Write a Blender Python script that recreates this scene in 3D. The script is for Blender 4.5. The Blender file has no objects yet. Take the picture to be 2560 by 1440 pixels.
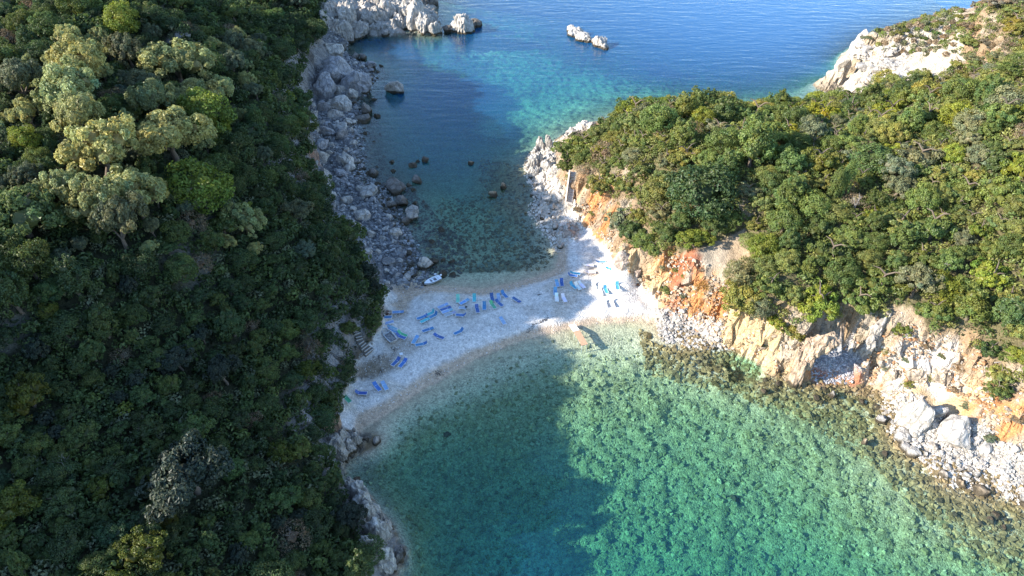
import bpy, bmesh, math, random
import numpy as np
from mathutils import Vector, Matrix

# ------------------------------------------------------------------ camera, light, exposure
SC = bpy.context.scene
COL = SC.collection
F, CAM_H, PITCH = 1795.0, 78.0, math.radians(39.5)
cam_d = bpy.data.cameras.new('camera')
cam_d.sensor_width = 36.0
cam_d.lens = 36.0 * F / 2560.0
cam_d.clip_start = 1.0
cam_d.clip_end = 9000.0
cam = bpy.data.objects.new('camera', cam_d)
COL.objects.link(cam)
cam.location = (0, 0, CAM_H)
cam.rotation_euler = (math.radians(90) - PITCH, 0, 0)
SC.camera = cam

SUN_EL = math.radians(25.5)
SUN_DIR = np.array([0.970, 0.243])            # horizontal direction the light travels in
world = bpy.data.worlds.new('World')
SC.world = world
world.use_nodes = True
wn = world.node_tree.nodes
sky = wn.new('ShaderNodeTexSky')
sky.sky_type = 'NISHITA'
sky.sun_disc = False
sky.sun_elevation = SUN_EL
sky.sun_rotation = math.atan2(-SUN_DIR[0], -SUN_DIR[1])
sky.air_density = 1.0
sky.dust_density = 0.1
sky.ozone_density = 3.0
wn['Background'].inputs['Strength'].default_value = 0.15
world.node_tree.links.new(sky.outputs[0], wn['Background'].inputs[0])

sun_d = bpy.data.lights.new('sun', 'SUN')
sun_d.energy = 4.25
sun_d.angle = math.radians(0.53)
sun_d.color = (1.0, 0.93, 0.82)
sun = bpy.data.objects.new('sun', sun_d)
COL.objects.link(sun)
_c = math.cos(SUN_EL)
sun.rotation_euler = Vector((SUN_DIR[0]*_c, SUN_DIR[1]*_c, -math.sin(SUN_EL))).to_track_quat('-Z', 'Y').to_euler()
sun.location = (-100, 80, 120)

SC.view_settings.view_transform = 'Standard'
SC.view_settings.look = 'None'
SC.view_settings.gamma = 1.0
SC.view_settings.use_curve_mapping = False
SC.view_settings.exposure = 1.68
SC.cycles.max_bounces = 6
SC.cycles.transparent_max_bounces = 12
SC.cycles.caustics_reflective = False
SC.cycles.caustics_refractive = False

# ------------------------------------------------------------------ helpers
rng = np.random.default_rng(11)
random.seed(5)
_cp, _sp = math.cos(PITCH), math.sin(PITCH)

def ground(u, v, z=0.0):
    """where the line of sight through a point of the photograph meets height z (used to survey the place)"""
    a = (u - 1280.0) / F
    b = (v - 720.0) / F
    dy, dz = _cp - b * _sp, -_sp - b * _cp
    t = (z - CAM_H) / dz
    return (a * t, dy * t, z)

def project(x, y, z):
    yc = y * _cp - (z - CAM_H) * _sp
    up = y * _sp + (z - CAM_H) * _cp
    return 1280 + F * x / yc, 720 - F * up / yc, yc

def _hash(ix, iy, iz, seed):
    n = (ix * 374761393 + iy * 668265263 + iz * 2147483647 + seed * 974634777) & 0xffffffff
    n = ((n ^ (n >> 13)) * 1274126177) & 0xffffffff
    n = (n ^ (n >> 16)) & 0xffffffff
    return n.astype(np.float64) / 4294967295.0

def vnoise(p, seed=0):
    p = np.asarray(p, float)
    i = np.floor(p).astype(np.int64)
    f = p - i
    f = f * f * f * (f * (f * 6 - 15) + 10)
    out = np.zeros(len(p))
    for dx in (0, 1):
        wx = f[:, 0] if dx else 1 - f[:, 0]
        for dy in (0, 1):
            wy = f[:, 1] if dy else 1 - f[:, 1]
            for dz in (0, 1):
                wz = f[:, 2] if dz else 1 - f[:, 2]
                out += wx * wy * wz * _hash(i[:, 0] + dx, i[:, 1] + dy, i[:, 2] + dz, seed)
    return out * 2 - 1

def fbm(p, scale, octaves=4, seed=0, gain=0.5):
    p = np.asarray(p, float) / scale
    if p.shape[1] == 2:
        p = np.column_stack([p, np.full(len(p), 0.37)])
    s, a = np.zeros(len(p)), 1.0
    for k in range(octaves):
        s += a * vnoise(p, seed + k * 17)
        p = p * 2.03 + 5.1
        a *= gain
    return s

def smooth(a, b, x):
    t = np.clip((x - a) / (b - a), 0, 1)
    return t * t * (3 - 2 * t)

def dens(line, step=2.5):
    out = []
    for p, q in zip(line[:-1], line[1:]):
        n = max(1, int(math.dist(p, q) / step))
        for k in range(n):
            t = k / n
            out.append(tuple(p[i] + (q[i] - p[i]) * t for i in range(3)))
    out.append(line[-1])
    return out

def px(seq, z=None):
    return [ground(p[0], p[1], p[2] if z is None else z) for p in seq]

# ------------------------------------------------------------------ survey of the land and the sea floor
pts = []
SHORE_FAR = [(1083,6),(1100,60),(1101,86),(1060,84),(1010,78),(975,62),(945,68),(905,90),(872,103),(862,130),(880,150),(925,165),(928,200),
    (905,235),(880,255),(900,300),(878,312),(890,350),(892,400),(886,432),(905,455),(940,472),(955,510),(990,560),(1000,600),
    (1022,640),(1012,680),(1040,712),(1110,716),(1200,722),(1290,706),(1340,692),(1385,676),(1397,640),(1378,600),(1345,560),
    (1325,530),(1338,490),(1318,440),(1312,410),(1325,385),(1380,360),(1405,340),(1455,318),(1490,306),(1560,285),(1620,270),(1700,255),(1800,268),
    (1900,262),(1960,262),(2030,246),(2100,234),(2110,205),(2092,178),(2105,140),(2150,105),(2220,80),(2300,66),(2400,60),(2470,20)]
SHORE_NEAR = [(2640,1280),(2560,1255),(2480,1225),(2380,1210),(2330,1180),(2270,1130),(2230,1080),(2200,1000),(2110,966),(2000,962),(1950,926),(1870,892),
    (1830,872),(1760,868),(1650,838),(1640,812),(1600,802),(1500,806),(1400,826),(1300,852),(1200,892),(1100,950),(1000,1012),
    (940,1052),(905,1080),(950,1100),(915,1128),(872,1150),(860,1200),(885,1215),(935,1260),(985,1320),(1012,1390),(985,1440)]
pts += dens(px(SHORE_FAR, 0.0), 2.0) + dens(px(SHORE_NEAR, 0.0), 2.0)
pts += dens([ground(985,1440,0), (-13,35,0), (-15,24,0), (-18,10,0)], 3) + dens([ground(2640,1280,0), (80,44,0), (98,30,0), (110,10,0)], 4)
pts += dens([ground(2470,20,0), (130,222,0), (175,240,0)], 6) + dens([ground(1083,6,0), (-34,250,0), (-60,262,0), (-110,300,0)], 5)
# left hill: brink of the trees, foot of the cliff, slope, top
BRINK_L = [(800,92,9),(752,140,11),(742,200,11),(738,260,10),(757,330,10),(768,400,9),(783,450,7),(803,510,6),(845,565,5),(888,615,4.5),(925,685,4),(948,725,3.2),(950,790,2.8),(922,850,2.2),(885,880,2.2),
    (866,950,2),(842,1020,2.5),(808,1060,3.5),(792,1100,4.5),(840,1200,5),(872,1290,4.2),(900,1350,4),(915,1440,3.8)]
pts += dens(px(BRINK_L), 2.5)
pts += dens(px([(838,95,3),(793,160,3.6),(772,230,3.6),(777,300,3.2),(792,380,2.8),(802,440,2.4),(832,500,2.1),(878,560,1.8),(908,600,1.5),(948,670,1.2),(964,720,.95),(968,790,1.1)]), 2.5)
pts += dens(px([(690,60,16),(660,140,18),(650,260,18.5),(670,400,17),(720,520,14),(780,620,12),(830,720,10),(835,800,8),(800,900,7),(735,1030,8),(700,1110,9),(740,1220,8.3),(780,1340,7),(810,1440,6.5)]), 5)
pts += px([(0,0,30),(200,0,30),(400,0,29),(550,0,24),(700,0,13),(0,150,29),(250,150,29),(450,150,23.5),(560,150,20),(0,300,29),(150,300,29),(300,300,27.2),(450,300,23.5),(560,300,19),
    (0,450,28),(150,450,27.8),(300,450,27),(450,450,24),(580,450,19),(0,600,26.5),(200,600,25),(400,600,23.5),(600,600,16.6),(0,750,25.5),(200,750,23),(400,750,19.5),(600,750,14.5),
    (0,900,21.2),(200,900,18.7),(400,900,16.2),(600,900,12.8),(0,1100,18.7),(200,1100,17.0),(400,1100,14.9),(580,1100,12),(0,1300,17.0),(250,1300,15.4),(500,1300,12),(0,1440,16.2),(300,1440,14.9),(600,1440,10.3)])
pts += [(-112,58,46),(-90,44,42),(-78,34,36),(-150,60,54),(-110,105,31),(-150,110,36),(-85,130,31),(-92,160,24),(-75,66,32),(-72,58,35.5),(-82,55,41),(-70,45,32),(-74,78,28),(-85,92,29.5),(-64,137,28.5),(-72,142,30),(-80,190,15),(-120,160,36),(-150,190,36),(-110,215,18),(-70,150,24),(-66,175,16),(-62,198,9),(-72,225,8),(-75,250,8),(-150,270,20),(-100,255,12),  # unseen rest of the left hill, heights shaped for the shade it casts
    (-66,22,26),(-52,18,16),(-100,20,36),(-150,20,40),(-36,22,10)]
pts += px([(830,190,2),(840,260,1.5),(850,300,1.0),(825,310,2),(828,375,1.5),(850,375,.9),(835,440,1.4),(860,440,.8),(870,500,1),(905,500,.5),(925,560,.8),(950,600,.6),(975,650,.6),(865,330,.6),(870,230,1),(865,165,1.5)])
# rocky promontory, far left
pts += px([(800,25,8),(860,15,7),(930,14,5),(1000,22,4),(1030,30,3.5),(1062,52,2),(1088,66,1),(880,70,3),(930,45,4.5),(985,45,4)])
# beach
pts += dens(px([(975,742,1.2),(1060,752,1.2),(1200,762,1.2),(1330,735,1.2),(1430,700,1.3)]), 3)
pts += dens(px([(960,880,1.5),(1060,850,1.4),(1200,810,1.3),(1330,775,1.3),(1450,755,1.3),(1600,765,1.4)]), 3)
pts += dens(px([(872,1030,1.0),(960,970,1.0),(1080,905,0.9),(1200,862,0.9),(1330,815,0.9),(1450,790,0.9),(1560,785,0.9)]), 3)
pts += px([(1450,640,1.3),(1480,600,1.6),(1430,600,1.0),(1520,680,1.6),(1590,720,1.6),(1400,560,.8),(1430,540,1.3),(1390,500,1.3),(1360,520,.6),(1372,455,1.2),(1420,432,5.2),(1418,465,3.5),(1412,500,1.6),(1440,432,6.2),(1442,465,4.4),(1438,500,2.2)])
# right hill: foot of the bluff, brink, slopes
pts += dens(px([(1446,512,1.9),(1455,540,1.8),(1500,595,2),(1545,645,2),(1595,700,2),(1648,745,2),(1665,768,1.8),(1740,785,2),(1800,812,1.8),(1835,850,1.2),(1880,872,1.6),(1940,902,1.8),(1985,925,1.6)]), 2.5)
pts += dens(px([(1405,350,3.5),(1430,340,5),(1412,400,4.5),(1455,440,7.2),(1472,470,7.5),(1530,490,8),(1560,530,7.5),(1535,560,7),(1560,605,8),(1640,640,8),(1710,625,9.5),(1790,600,11),(1850,570,12),(1872,650,10.5),(1850,720,9),(1835,762,7.5),
    (1900,800,6.8),(1995,800,8),(2060,760,9.6),(2130,770,9.8),(2210,790,9.6),(2260,820,9.2),(2390,850,9.2),(2460,900,8.5),(2490,960,8),(2570,985,8.5)]), 2.5)
pts += px([(1690,700,5.5),(1750,690,7.5),(1790,740,6),(1720,650,9.5),(1620,690,4.5),(1575,630,5)])
pts += dens(px([(1984,908,2.8),(2010,882,4.6),(2060,856,6.2),(2120,848,7),(2180,856,6.8),(2218,885,5.5),(2222,928,3)]), 1.6)
pts += dens(px([(2016,945,.7),(2030,932,1.1),(2070,922,1.5),(2130,920,1.8),(2180,924,1.7),(2200,940,1.3)]), 1.6)
pts += px([(2060,955,.5),(2110,955,.5),(2160,950,.8),(2110,940,1.1)])
pts += px([(2215,975,1),(2260,945,3.5),(2330,930,4.5),(2400,920,6),(2330,985,2.4),(2420,990,4),(2500,1000,5.5),(2560,1020,6),(2300,1060,1.6),(2400,1085,2.0),(2480,1130,1.6),(2560,1160,1.8),(2560,1100,4)])
pts += px([(1480,335,7),(1545,308,9),(1600,290,14),(1680,275,16),(1760,282,16),(1850,305,15),(1920,300,12),(1990,298,10),(2060,288,9),(2150,270,9),(2200,245,10),
    (1500,400,9.5),(1600,400,14.5),(1700,400,16.5),(1800,400,17.5),(2000,380,18.5),(2200,350,19.5),(2400,300,22),(2560,300,26),(1500,470,8.5),(1600,500,10.5),(1720,520,13),(1850,500,15.5),(2000,550,15),(2200,550,16.5),(2400,500,18.5),(2560,550,20.5),
    (1900,620,12.5),(2000,700,11.5),(2200,700,12.5),(2400,700,14),(2560,750,14.5),(2560,900,10.5),(2000,460,17),(2300,420,20)])
pts += [(100,60,17),(90,45,9),(90,90,23),(100,120,31),(140,120,40),(170,120,46),(130,70,26),(170,60,34),(110,30,8),(140,30,18),(170,30,24),(130,160,34),(170,170,40),(110,150,29),(125,185,20),(170,215,16)]
# headland, far right
pts += px([(2165,92,11),(2250,84,13),(2330,72,14),(2400,78,15),(2120,140,8),(2160,160,7.5),(2250,130,9.5),(2180,205,5),(2300,185,11),(2350,130,12),(2120,222,2.5),(2060,248,1.5),(2250,215,9),(2480,8,30),(2440,45,23),(2560,20,31),(2560,150,28),(2450,100,22),(2400,200,17.5),(2330,240,15),(2560,220,27)])
# sea floor
pts += px([(1100,1000,-.6),(1200,950,-.6),(1300,900,-.6),(1400,870,-.6),(1500,850,-.5),(1600,840,-.4),(1000,1080,-.8),(1700,900,-.5),(1800,930,-.6),(1900,965,-.5),(2050,1005,-.5),(2200,1080,-.4),(2300,1180,-.5),(2480,1270,-.5),
    (1300,1100,-2.4),(1500,1000,-1.7),(1700,1050,-2.2),(1900,1130,-2.0),(2100,1230,-1.7),(1000,1200,-2.5),(1200,1300,-3.8),(1500,1280,-3.6),(1800,1330,-3.4),(2200,1400,-2.2),(1070,1400,-3),(2500,1400,-1.2),(1300,1440,-4.6),(1700,1440,-4.2),(2000,1440,-3.6),(1050,1200,-3),
    (1200,702,-.5),(1300,680,-.4),(1200,620,-1.1),(1280,560,-1.0),(1100,620,-.9),(1150,520,-2.4),(1050,520,-1),(1000,430,-1.8),(1100,400,-3.2),(1250,420,-1.4),(1290,470,-.6),(1280,510,-.6),(1200,330,-4),(1000,280,-4),(950,120,-3),(1050,150,-4.5),(1100,250,-5),
    (1350,330,-2.2),(1400,260,-4.5),(1500,200,-5.5),(1300,150,-5.5),(1200,130,-6),(1160,100,-5),(1400,80,-9),(1250,40,-9),(1600,100,-15),(1700,200,-11),(1600,235,-6.5),(1900,100,-20),(2000,190,-12),(2040,215,-5),(2300,10,-22),(1100,8,-9),(1500,0,-20)])
pts += [(10,20,-7),(40,20,-6),(-8,22,-4),(75,25,-3),(0,280,-16),(60,280,-25),(100,245,-24),(-30,285,-16),(170,280,-28),(-90,310,-12)]

def thin(p, r=0.7):
    keep = []
    cell = {}
    for q in p:
        k = (int(math.floor(q[0] / r)), int(math.floor(q[1] / r)))
        if all((q[0]-c[0])**2 + (q[1]-c[1])**2 > r*r for i in (-1,0,1) for j in (-1,0,1) for c in cell.get((k[0]+i, k[1]+j), ())):
            cell.setdefault(k, []).append(q)
            keep.append(q)
    return np.array(keep)

CP = thin(pts)
def _fit(c, z):
    n = len(c)
    A = np.zeros((n + 3, n + 3))
    A[:n, :n] = -np.sqrt(((c[:, None] - c[None]) ** 2).sum(2) + 0.25)
    A[:n, :n] -= np.eye(n) * 0.02 * -1
    A[:n, n] = 1; A[n, :n] = 1
    A[:n, n+1:] = c; A[n+1:, :n] = c.T
    return np.linalg.solve(A, np.concatenate([z, np.zeros(3)]))
_W = _fit(CP[:, :2], CP[:, 2])
def land(xy):
    xy = np.asarray(xy, float).reshape(-1, 2)
    out = np.empty(len(xy))
    n = len(CP)
    c32 = CP[:, :2].astype(np.float32)
    for s in range(0, len(xy), 20000):
        q = xy[s:s+20000]
        q32 = q.astype(np.float32)
        d2 = (q32[:, 0, None] - c32[None, :, 0]) ** 2 + (q32[:, 1, None] - c32[None, :, 1]) ** 2
        out[s:s+20000] = -(np.sqrt(d2 + np.float32(0.25)) @ _W[:n].astype(np.float32)).astype(np.float64) + _W[n] + q @ _W[n+1:]
    return out

STEP = 0.5
GX = np.arange(-130, 140.01, STEP)
GY = np.arange(22, 275.01, STEP)
NX, NY = len(GX), len(GY)
XX, YY = np.meshgrid(GX, GY)          # [NY, NX]
XY = np.column_stack([XX.ravel(), YY.ravel()])
HB = land(XY).reshape(NY, NX)         # the surveyed surface
HB0 = HB
def hgt(x, y, G=None):
    """height of the surveyed surface, bilinear"""
    G = HB if G is None else G
    x = np.clip((np.asarray(x, float) - GX[0]) / STEP, 0, NX - 1.001)
    y = np.clip((np.asarray(y, float) - GY[0]) / STEP, 0, NY - 1.001)
    i, j = x.astype(int), y.astype(int)
    fx, fy = x - i, y - j
    return G[j, i]*(1-fx)*(1-fy) + G[j, i+1]*fx*(1-fy) + G[j+1, i]*(1-fx)*fy + G[j+1, i+1]*fx*fy

def sight(u, v, up=0.0, floor=None):
    """first point on the line of sight that comes within 'up' metres of the ground"""
    a = (u - 1280.0) / F
    b = (v - 720.0) / F
    d = np.array([a, _cp - b * _sp, -_sp - b * _cp])
    t = np.arange(25, 330, 0.25)
    x, y, z = d[0]*t, d[1]*t, CAM_H + d[2]*t
    h = hgt(x, y)
    if floor is not None:
        h = np.maximum(h, floor)
    k = np.argmax(z - h < up)
    return x[k], y[k], z[k] - up

# ------------------------------------------------------------------ materials
def new_mat(name):
    m = bpy.data.materials.new(name)
    m.use_nodes = True
    nt = m.node_tree
    nt.nodes.clear()
    return m, nt.nodes, nt.links

def node(ns, t, **kw):
    n = ns.new(t)
    for k, v in kw.items():
        if k in n.inputs.keys():
            n.inputs[k].default_value = v
        else:
            setattr(n, k, v)
    return n

def mult(ns, ln, a, b):
    m = ns.new('ShaderNodeMix'); m.data_type = 'RGBA'; m.blend_type = 'MULTIPLY'
    m.inputs[0].default_value = 1.0
    ln.new(a, m.inputs[6]); ln.new(b, m.inputs[7])
    return m.outputs[2]

def ramp(ns, ln, src, stops):
    r = ns.new('ShaderNodeValToRGB')
    e = r.color_ramp.elements
    while len(e) < len(stops):
        e.new(0.5)
    for k, (p, c) in enumerate(stops):
        e[k].position = p
        e[k].color = (c, c, c, 1) if not isinstance(c, tuple) else (*c, 1)
    ln.new(src, r.inputs[0])
    return r.outputs[0]

def ground_material():
    """earth, rock, pebbles, sea floor: surveyed colour per place, broken up by stone-sized cells and grain"""
    m, ns, ln = new_mat('ground')
    out = node(ns, 'ShaderNodeOutputMaterial')
    b = node(ns, 'ShaderNodeBsdfPrincipled', Roughness=0.92)
    b.inputs['Specular IOR Level'].default_value = 0.15
    at = node(ns, 'ShaderNodeAttribute', attribute_name='tone')
    cr = node(ns, 'ShaderNodeAttribute', attribute_name='crag')
    pe = node(ns, 'ShaderNodeAttribute', attribute_name='pebble')
    geo = node(ns, 'ShaderNodeNewGeometry')
    n1 = node(ns, 'ShaderNodeTexNoise', Scale=1.3, Detail=6.0, Roughness=0.7)
    n2 = node(ns, 'ShaderNodeTexNoise', Scale=6.0, Detail=4.0, Roughness=0.7)
    v1 = node(ns, 'ShaderNodeTexVoronoi', Scale=5.0)
    v2 = node(ns, 'ShaderNodeTexVoronoi', Scale=1.1, feature='DISTANCE_TO_EDGE')
    for n in (n1, n2, v1, v2):
        ln.new(geo.outputs['Position'], n.inputs['Vector'])
    g1 = ramp(ns, ln, n1.outputs['Fac'], [(0.25, 0.62), (0.5, 0.98), (0.75, 1.3)])
    g2 = ramp(ns, ln, n2.outputs['Fac'], [(0.3, 0.72), (0.7, 1.25)])
    c = mult(ns, ln, mult(ns, ln, at.outputs['Color'], g1), g2)
    # every pebble a grey of its own
    sp = node(ns, 'ShaderNodeSeparateColor')
    ln.new(v1.outputs['Color'], sp.inputs[0])
    pg = ramp(ns, ln, sp.outputs[0], [(0.0, 0.62), (0.5, 1.0), (1.0, 1.25)])
    mx = ns.new('ShaderNodeMix'); mx.data_type = 'RGBA'
    ln.new(pe.outputs['Fac'], mx.inputs[0]); mx.inputs[6].default_value = (1, 1, 1, 1); ln.new(pg, mx.inputs[7])
    c = mult(ns, ln, c, mx.outputs[2])
    ln.new(c, b.inputs['Base Color'])
    # relief
    cra = ns.new('ShaderNodeMath'); cra.operation = 'MULTIPLY'
    crk = ramp(ns, ln, v2.outputs['Distance'], [(0.0, 0.0), (0.12, 0.8), (0.4, 1.0)])
    ln.new(crk, cra.inputs[0]); ln.new(cr.outputs['Fac'], cra.inputs[1])
    pb = ns.new('ShaderNodeMath'); pb.operation = 'MULTIPLY_ADD'
    ln.new(v1.outputs['Distance'], pb.inputs[0]); pb.inputs[1].default_value = -0.55; ln.new(cra.outputs[0], pb.inputs[2])
    ad = ns.new('ShaderNodeMath'); ad.operation = 'MULTIPLY_ADD'
    ln.new(n2.outputs['Fac'], ad.inputs[0]); ad.inputs[1].default_value = 0.6; ln.new(pb.outputs[0], ad.inputs[2])
    bp = node(ns, 'ShaderNodeBump', Strength=0.7, Distance=0.22)
    ln.new(ad.outputs[0], bp.inputs['Height'])
    ln.new(bp.outputs[0], b.inputs['Normal'])
    ln.new(b.outputs[0], out.inputs[0])
    return m

def stone_material(name, base, wet=(0.075, 0.06, 0.04), crack=0.8):
    """grey karst limestone: own colour of the object, cracks, pale crust, a dark band of weed at the water's edge"""
    m, ns, ln = new_mat(name)
    out = node(ns, 'ShaderNodeOutputMaterial')
    b = node(ns, 'ShaderNodeBsdfPrincipled', Roughness=0.9)
    b.inputs['Specular IOR Level'].default_value = 0.2
    oi = node(ns, 'ShaderNodeObjectInfo')
    geo = node(ns, 'ShaderNodeNewGeometry')
    n1 = node(ns, 'ShaderNodeTexNoise', Scale=0.9, Detail=7.0, Roughness=0.72)
    n2 = node(ns, 'ShaderNodeTexNoise', Scale=5.5, Detail=5.0, Roughness=0.75)
    v = node(ns, 'ShaderNodeTexVoronoi', Scale=crack, feature='DISTANCE_TO_EDGE')
    mp = node(ns, 'ShaderNodeMapping')
    mp.inputs['Scale'].default_value = (1.0, 1.0, 0.35)
    ln.new(geo.outputs['Position'], mp.inputs[0])
    wob = ns.new('ShaderNodeVectorMath'); wob.operation = 'MULTIPLY_ADD'
    ln.new(n2.outputs['Color'], wob.inputs[0]); wob.inputs[1].default_value = (0.5, 0.5, 0.5); ln.new(mp.outputs[0], wob.inputs[2])
    ln.new(wob.outputs[0], v.inputs['Vector'])
    for n in (n1, n2):
        ln.new(geo.outputs['Position'], n.inputs['Vector'])
    g1 = ramp(ns, ln, n1.outputs['Fac'], [(0.25, 0.55), (0.5, 0.95), (0.72, 1.35)])
    g2 = ramp(ns, ln, n2.outputs['Fac'], [(0.3, 0.7), (0.7, 1.25)])
    g3 = ramp(ns, ln, v.outputs['Distance'], [(0.0, 0.68), (0.06, 1.0)])
    base_rgb = node(ns, 'ShaderNodeRGB'); base_rgb.outputs[0].default_value = (*base, 1)
    c = mult(ns, ln, mult(ns, ln, mult(ns, ln, mult(ns, ln, base_rgb.outputs[0], oi.outputs['Color']), g1), g2), g3)
    sx = node(ns, 'ShaderNodeSeparateXYZ'); ln.new(geo.outputs['Position'], sx.inputs[0])
    wa = ns.new('ShaderNodeMath'); wa.operation = 'MULTIPLY_ADD'
    ln.new(n1.outputs['Fac'], wa.inputs[0]); wa.inputs[1].default_value = -1.0; ln.new(sx.outputs[2], wa.inputs[2])
    wr = ramp(ns, ln, wa.outputs[0], [(0.0, 1.0), (0.35, 0.0)])
    mx = ns.new('ShaderNodeMix'); mx.data_type = 'RGBA'
    ln.new(wr, mx.inputs[0]); ln.new(c, mx.inputs[6]); mx.inputs[7].default_value = (*wet, 1)
    ln.new(mx.outputs[2], b.inputs['Base Color'])
    ad = ns.new('ShaderNodeMath'); ad.operation = 'MULTIPLY_ADD'
    ln.new(n2.outputs['Fac'], ad.inputs[0]); ad.inputs[1].default_value = 0.5
    cr = ramp(ns, ln, v.outputs['Distance'], [(0.0, 0.0), (0.1, 0.6), (0.3, 0.8)])
    ln.new(cr, ad.inputs[2])
    bp = node(ns, 'ShaderNodeBump', Strength=0.8, Distance=0.25)
    ln.new(ad.outputs[0], bp.inputs['Height'])
    ln.new(bp.outputs[0], b.inputs['Normal'])
    ln.new(b.outputs[0], out.inputs[0])
    return m

def foliage_material():
    m, ns, ln = new_mat('foliage')
    out = node(ns, 'ShaderNodeOutputMaterial')
    oi = node(ns, 'ShaderNodeObjectInfo')
    at = node(ns, 'ShaderNodeAttribute', attribute_name='leaf')
    c = mult(ns, ln, oi.outputs['Color'], at.outputs['Color'])
    d = node(ns, 'ShaderNodeBsdfDiffuse')
    t = node(ns, 'ShaderNodeBsdfTranslucent')
    ln.new(c, d.inputs[0]); ln.new(c, t.inputs[0])
    mx = node(ns, 'ShaderNodeMixShader', Fac=0.38)
    ln.new(d.outputs[0], mx.inputs[1]); ln.new(t.outputs[0], mx.inputs[2])
    g = node(ns, 'ShaderNodeBsdfGlossy', Roughness=0.5)
    g.inputs[0].default_value = (0.6, 0.6, 0.6, 1)
    mg = node(ns, 'ShaderNodeMixShader', Fac=0.035)
    ln.new(mx.outputs[0], mg.inputs[1]); ln.new(g.outputs[0], mg.inputs[2])
    ln.new(mg.outputs[0], out.inputs[0])
    return m

def plain_material(name, col, rough=0.6, tinted=False, grain=0.25, scale=4.0):
    m, ns, ln = new_mat(name)
    out = node(ns, 'ShaderNodeOutputMaterial')
    b = node(ns, 'ShaderNodeBsdfPrincipled', Roughness=rough)
    geo = node(ns, 'ShaderNodeNewGeometry')
    n1 = node(ns, 'ShaderNodeTexNoise', Scale=scale, Detail=5.0, Roughness=0.65)
    ln.new(geo.outputs['Position'], n1.inputs['Vector'])
    g = ramp(ns, ln, n1.outputs['Fac'], [(0.25, 1 - grain), (0.75, 1 + grain)])
    if tinted:
        oi = node(ns, 'ShaderNodeObjectInfo'); src = oi.outputs['Color']
    else:
        r = node(ns, 'ShaderNodeRGB'); r.outputs[0].default_value = (*col, 1); src = r.outputs[0]
    ln.new(mult(ns, ln, src, g), b.inputs['Base Color'])
    ln.new(b.outputs[0], out.inputs[0])
    return m

def sea_material():
    """clear sea: light crosses it tinted by the depth of the water below, deep water scatters blue, the surface mirrors the sky"""
    m, ns, ln = new_mat('sea_water')
    out = node(ns, 'ShaderNodeOutputMaterial')
    tint = node(ns, 'ShaderNodeAttribute', attribute_name='tint')
    turb = node(ns, 'ShaderNodeAttribute', attribute_name='turb')
    chop = node(ns, 'ShaderNodeAttribute', attribute_name='chop')
    geo = node(ns, 'ShaderNodeNewGeometry')
    mp = node(ns, 'ShaderNodeMapping')
    mp.inputs['Rotation'].default_value = (0, 0, math.radians(9))
    mp.inputs['Scale'].default_value = (0.30, 1.0, 1.0)
    ln.new(geo.outputs['Position'], mp.inputs[0])
    w1 = node(ns, 'ShaderNodeTexNoise', Scale=0.42, Detail=5.0, Roughness=0.62, Distortion=0.4)
    w2 = node(ns, 'ShaderNodeTexNoise', Scale=1.7, Detail=3.0, Roughness=0.6)
    ln.new(mp.outputs[0], w1.inputs['Vector']); ln.new(geo.outputs['Position'], w2.inputs['Vector'])
    h = ns.new('ShaderNodeMath'); h.operation = 'MULTIPLY_ADD'
    ln.new(w2.outputs['Fac'], h.inputs[0]); h.inputs[1].default_value = 0.16; ln.new(w1.outputs['Fac'], h.inputs[2])
    hh = ns.new('ShaderNodeMath'); hh.operation = 'MULTIPLY'
    ln.new(h.outputs[0], hh.inputs[0]); ln.new(chop.outputs['Fac'], hh.inputs[1])
    bp = node(ns, 'ShaderNodeBump', Strength=1.0, Distance=1.0)
    ln.new(hh.outputs[0], bp.inputs['Height'])
    tr = node(ns, 'ShaderNodeBsdfTransparent'); ln.new(tint.outputs['Color'], tr.inputs[0])
    df = node(ns, 'ShaderNodeBsdfDiffuse'); df.inputs[0].default_value = (0.013, 0.100, 0.255, 1)
    ln.new(bp.outputs[0], df.inputs['Normal'])
    gl = node(ns, 'ShaderNodeBsdfGlossy', Roughness=0.07)
    gl.inputs[0].default_value = (1, 1, 1, 1)
    ln.new(bp.outputs[0], gl.inputs['Normal'])
    m1 = node(ns, 'ShaderNodeMixShader'); ln.new(turb.outputs['Fac'], m1.inputs[0])
    ln.new(tr.outputs[0], m1.inputs[1]); ln.new(df.outputs[0], m1.inputs[2])
    lw = node(ns, 'ShaderNodeLayerWeight', Blend=0.5); ln.new(bp.outputs[0], lw.inputs['Normal'])
    pw = ns.new('ShaderNodeMath'); pw.operation = 'POWER'; ln.new(lw.outputs['Facing'], pw.inputs[0]); pw.inputs[1].default_value = 5.0
    fr = ns.new('ShaderNodeMath'); fr.operation = 'MULTIPLY_ADD'; ln.new(pw.outputs[0], fr.inputs[0]); fr.inputs[1].default_value = 0.98; fr.inputs[2].default_value = 0.02
    m2 = node(ns, 'ShaderNodeMixShader'); ln.new(fr.outputs[0], m2.inputs[0])
    ln.new(m1.outputs[0], m2.inputs[1]); ln.new(gl.outputs[0], m2.inputs[2])
    ln.new(m2.outputs[0], out.inputs[0])
    return m

M_GROUND = ground_material()
M_SEA = sea_material()
M_ROCK = stone_material('limestone', (0.40, 0.385, 0.365))
M_FOL = foliage_material()
M_BARK = plain_material('bark', (0.12, 0.09, 0.065), 0.9)

# ------------------------------------------------------------------ object helpers
def link(name, me, mat=None, parent=None):
    o = bpy.data.objects.new(name, me)
    COL.objects.link(o)
    if mat is not None and not me.materials:
        me.materials.append(mat)
    if parent is not None:
        o.parent = parent
    return o

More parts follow.
